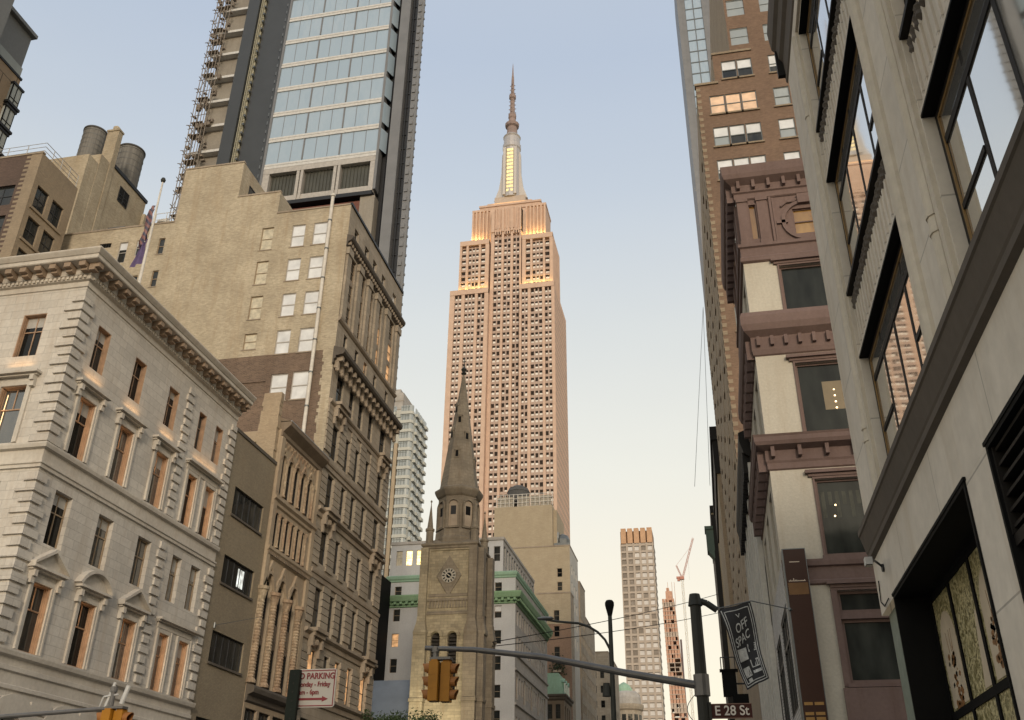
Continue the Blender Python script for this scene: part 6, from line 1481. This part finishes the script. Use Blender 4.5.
for (body, ca, cb, wa, hb) in (('OPE', .71, .55, .26, .07), ('GTO', .34, .605, .28, .11), ('IIII', .68, .75, .26, .07), ('AR', .30, .82, .2, .09)):
    me = text_mesh(body, 1, 0); vs_ = [v.co.copy() for v in me.vertices]; x0, x1 = min(v.x for v in vs_), max(v.x for v in vs_); y0, y1 = min(v.y for v in vs_), max(v.y for v in vs_)
    for v in me.vertices: q = fl(ca+((v.co.x-x0)/(x1-x0)-.5)*wa, cb-((v.co.y-y0)/(y1-y0)-.5)*hb, .024); v.co = (q[0], -q[1], q[2])
    me.materials.clear(); put('lettering', me, BKC, t)
# street lamp on the far right corner
lx, ly = -3.55, 35.0
t = thing('street_lamp', 'dark street lamp with curved arm and ball topped pole, left of the far grid tower', 'street lamp', (lx, ly, .13))
m = M(); m.lathe((lx, -ly), [(.28, .13), (.28, .8), (.16, 1.0), (.10, 5), (.075, 9.7), (.07, 9.9)], 14); put('pole', m, POLE, t)
m = M(); m.lathe((lx, -ly), [(.07, 9.7), (.13, 9.95), (.17, 10.12), (.17, 10.22), (.12, 10.3), (.02, 10.33)], 14); put('finial', m, BLK, t)
m = M(); m.path([(lx, -ly, 8.2)]+[(lx-1.55*math.sin(RAD(q))**1.0*0-1.6*(1-math.cos(RAD(q))), -ly, 8.2+1.35*math.sin(RAD(q))) for q in (15, 30, 45, 60, 75, 90)]+[(lx-2.0, -ly, 9.6), (lx-2.4, -ly, 9.68)], .045, 8); put('arm', m, POLE, t)
m = M(); m.lathe((0, 0), [(.05, -.42), (.10, -.35), (.15, 0), (.12, .3), (.03, .42)], 12)
vsx = [(lx-2.42+z*.75, y*1.1 if False else ly+y, 9.72+x*.5) for x, y, z in m.v]; m.v = vsx; put('lamp_head', m, STEEL, t)
m = M(); m.tube((lx-.22, -ly, 6.9), (lx-.22, -ly, 7.35), .16, .12, 12); m.tube((lx-.22, -ly, 7.12), (lx, -ly, 7.12), .03, .03, 6); put('control_box', m, POLE, t)
# parking sign
t = thing('parking_sign', 'white and red no parking sign with a red arrow, on a dark green channel post', 'sign', (-3.58, 7.98, 3.0))
x0, x1, z0, z1 = -3.60, -3.205, 2.845, 3.165
WS = plain('sign_face', (.60, .56, .50), .6, var=.08, spec=.2); RS = plain('sign_red', (.26, .02, .03), .5, var=.1)
m = M(); m.prism([(x0+.015, z0), (x1-.015, z0), (x1, z0+.015), (x1, z1-.015), (x1-.015, z1), (x0+.015, z1), (x0, z1-.015), (x0, z0+.015)], -7.995, -7.985); put('panel', m, WS, t)
m = M()
for a_, b_, c_, d_ in ((x0+.012, x1-.012, z0+.010, z0+.018), (x0+.012, x1-.012, z1-.018, z1-.010), (x1-.020, x1-.012, z0+.018, z1-.018), (x0+.012, x0+.02, z0+.018, z1-.018)): m.box(a_, b_, -7.985, -7.9825, c_, d_)
xa = (x0+x1)/2
m.box(x0+.03, x1-.11, -7.985, -7.9822, z0+.060, z0+.078); m.prism([(x1-.115, z0+.045), (x1-.06, z0+.069), (x1-.115, z0+.093)], -7.985, -7.982)
put('arrow_and_border', m, RS, t)
lettering('NO PARKING', .072, RS, t, (xa-.005, 7.982, z1-.062), .86); lettering('Monday - Friday', .058, RS, t, (xa-.01, 7.982, z1-.130), .82); lettering('8am - 6pm', .058, RS, t, (xa-.055, 7.982, z1-.195), .82)
t = thing('sign_post', 'dark green perforated channel post holding up the no parking sign', 'post', (-3.56, 7.9, .13))
GPO = plain('dark_green_post', (.012, .018, .013), .6, spec=.2)
m = M(); m.box(-3.60, -3.525, -7.92, -7.905, .13, 3.15); m.box(-3.61, -3.60, -7.945, -7.905, .13, 3.149); m.box(-3.525, -3.515, -7.945, -7.905, .13, 3.149); put('channel', m, GPO, t)
m = M()
for k in range(40): m.tube((-3.5625, -7.905, .3+.072*k), (-3.5625, -7.9035, .3+.072*k), .009, .009, 8)
put('holes', m, plain('post_hole', (.035, .035, .03), .7, spec=.1), t)
# overhead cables
for k, (a, b) in enumerate((((-26.6, 116.4, 25.7), (2.45, 199.7, 51.2)), ((-26.6, 116.4, 25.2), (2.45, 199.7, 47.4)))):
    t = thing('overhead_cable', ('upper', 'lower')[k]+' of two thin black cables strung across the avenue', 'cable', a, 'cables across the avenue')
    n = 24; pts = []
    for j in range(n+1):
        f = j/n; pts.append((a[0]+(b[0]-a[0])*f, -(a[1]+(b[1]-a[1])*f), a[2]+(b[2]-a[2])*f-2.0*4*f*(1-f)*.25))
    m = M(); m.path(pts, .055, 5); put('wire', m, BLK, t)
for k, (a, b) in enumerate((((2.55, 96, 59), (-.2, 96, 37)), ((2.55, 96, 59), (1.4, 96, 37)))):
    t = thing('hanging_rope', ('left', 'right')[k]+' of two faint ropes hanging beside the brown brick tower', 'rope', a, 'ropes off the roof edge')
    m = M(); m.tube((a[0], -a[1], a[2]), (b[0], -b[1], b[2]), .025, .025, 5); put('rope', m, STEEL, t)
t = thing('sign_box', 'dark boxy wall sign and bracket showing just above the street name sign', 'sign', (2.6, 58, 10))
m = M(); m.box(.5, 1.3, -58.4, -58, 10.2, 11.6); m.box(.4, 1.45, -58.5, -57.95, 11.6, 11.7); m.box(1.0, 1.9, -58.3, -57.95, 9.8, 10.3); put('box', m, BLK, t)
m = M(); m.path([(.5, -58.2, 11.7), (.5, -58.2, 12.4), (1.3, -58.2, 12.4), (1.3, -58.2, 11.7)], .03, 6); m.tube((1.3, -58.2, 10.9), (2.6, -58.2, 10.9), .05, .05, 6); put('bracket', m, DSTEEL, t)
# tree at the left kerb
tx, ty = -24.6, 75
t = thing('street_tree', 'leafy green street tree whose crown top shows below the church', 'tree', (tx, ty, .1))
rg = random.Random(9); BARK = plain('bark', (.09, .07, .05), .9); LEAF = plain('green_leaves', (.045, .075, .022), .7, var=.5, scale=1.2)
m = M(); m.tube((tx, -ty, .1), (tx+.1, -ty, 4.5), .22, .16, 10); limbs = []
for k in range(9):
    a = k*2.4; e = (tx+2.0*math.cos(a)*rg.uniform(.6, 1.2), -ty+2.0*math.sin(a)*rg.uniform(.6, 1.2), rg.uniform(7.5, 11.2)); s = (tx+.1, -ty, 3.6+k*.14); m.tube(s, e, .08, .025, 7); limbs.append((s, e))
put('trunk', m, BARK, t)
m = M(); clumps = [(tx+rg.gauss(0, 1.7), ty+rg.gauss(0, 1.7), rg.uniform(6.6, 11.4)) for k in range(60)]
clumps += [(tx+rg.uniform(-2.6, 2.6), ty+rg.uniform(-2, 2), rg.uniform(10.6, 11.7)) for k in range(24)]
for c in clumps:
    R_ = rg.uniform(.45, .85)
    for k in range(120):
        d = Vector((rg.gauss(0, 1), rg.gauss(0, 1), rg.gauss(0, .8))); d = d/d.length*R_*rg.random()**.4; p = Vector(c)+d
        ax = Vector((rg.gauss(0, 1), rg.gauss(0, 1), rg.gauss(0, .6))).normalized(); b_ = ax.orthogonal().normalized(); s = rg.uniform(.07, .14)
        i = len(m.v); m.v += [tuple(p-ax*s), tuple(p+b_*s*.45), tuple(p+ax*s), tuple(p-b_*s*.45)]; m.f.append([i, i+1, i+2, i+3]); m.m.append(0)
put('crown', m, LEAF, t)

# ------------------------------------------------------------------ repeated carved pieces become parts of their own
SINGLE = {'spandrels': 'spandrel', 'coping': 'coping', 'transom': 'transom', 'brass_plate': 'brass_plate', 'rusticated_base': 'rusticated_block', 'brackets': 'bracket', 'modillions': 'modillion', 'dentils': 'dentil', 'quoins': 'quoin', 'channelled_piers': 'channelled_pier', 'piers': 'pier', 'crown_ribs': 'crown_rib',
          'corner_quoins': 'corner_quoin', 'cornice_brackets': 'cornice_bracket', 'pilaster': 'pilaster', 'pier': 'pier', 'mast_wing': 'mast_wing', 'fin': 'fin', 'balcony': 'balcony',
          'numerals': 'numeral', 'parapet': 'parapet', 'roof_screen': 'roof_screen', 'clamps': 'clamp', 'lit_mast_window': 'lit_mast_window', 'sills': 'sill', 'crown': 'crown_panel', 'black_reveal': 'black_reveal',
          'hoops': 'hoop', 'legs': 'leg', 'script_lettering': 'script_letter', 'print_patch': 'print_patch'}
def islands(me, tol):
    n = len(me.vertices); par = list(range(n))
    def find(a):
        while par[a] != a: par[a] = par[par[a]]; a = par[a]
        return a
    for p in me.polygons:
        v = p.vertices
        for q in v[1:]:
            a, b = find(v[0]), find(q)
            if a != b: par[a] = b
    g = {}
    for p in me.polygons: g.setdefault(find(p.vertices[0]), []).append(p.index)
    bb = []
    for fs in g.values():
        co = [me.vertices[v].co for f in fs for v in me.polygons[f].vertices]
        bb.append([[min(c[k] for c in co)-tol for k in range(3)], [max(c[k] for c in co)+tol for k in range(3)], fs])
    ax = max(range(3), key=lambda k: max(b[1][k] for b in bb)-min(b[0][k] for b in bb))
    bb.sort(key=lambda b: b[0][ax]); up = list(range(len(bb))); act = []
    def top(a):
        while up[a] != a: a = up[a]
        return a
    for i, b in enumerate(bb):                        # pieces that touch belong together
        act = [j for j in act if bb[j][1][ax] >= b[0][ax]]
        for j in act:
            x = bb[j]
            if x[0][0] <= b[1][0] and b[0][0] <= x[1][0] and x[0][1] <= b[1][1] and b[0][1] <= x[1][1] and x[0][2] <= b[1][2] and b[0][2] <= x[1][2]: up[top(i)] = top(j)
        act.append(i)
    res = {}
    for i, b in enumerate(bb): res.setdefault(top(i), []).extend(b[2])
    return list(res.values())
TOL = {'channelled_piers': .05}
count = {}
def carve(me, fs, name, mats, o):
    idx = sorted({v for f in fs for v in me.polygons[f].vertices}); mp = {v: i for i, v in enumerate(idx)}
    m2 = bpy.data.meshes.new(name); m2.from_pydata([me.vertices[v].co for v in idx], [], [[mp[v] for v in me.polygons[f].vertices] for f in fs])
    for q in mats: m2.materials.append(q)
    c = bpy.data.objects.new(name, m2); link(c); c.parent = o.parent; c.location = o.location; c.rotation_euler = o.rotation_euler; return c
for o in [q for q in COL.objects if q.type == 'MESH' and q.parent]:
    base = o.name.split('.')[0]
    if base not in SINGLE or o.get('kind'): continue
    root = o.parent if o.parent.type == 'EMPTY' else o.parent.parent
    isl = islands(o.data, TOL.get(base, .012)); nm = SINGLE[base]; have = count.get((root.name, nm), 0)
    if len(isl) < 2: count[(root.name, nm)] = have+1; continue
    me = o.data; mats = list(me.materials)
    mw = Matrix.Translation(Vector(root.location)+o.location) @ Matrix.Rotation(o.rotation_euler.z, 4, 'Z')
    isl.sort(key=lambda fs: (mw @ me.polygons[fs[0]].center).length)
    n = max(0, 100-have)
    for fs in isl[:n]: carve(me, fs, nm, mats, o)
    rest = [f for fs in isl[n:] for f in fs]
    if rest: carve(me, rest, base, mats, o)['kind'] = 'stuff'
    count[(root.name, nm)] = have+min(n, len(isl))
    bpy.data.objects.remove(o)
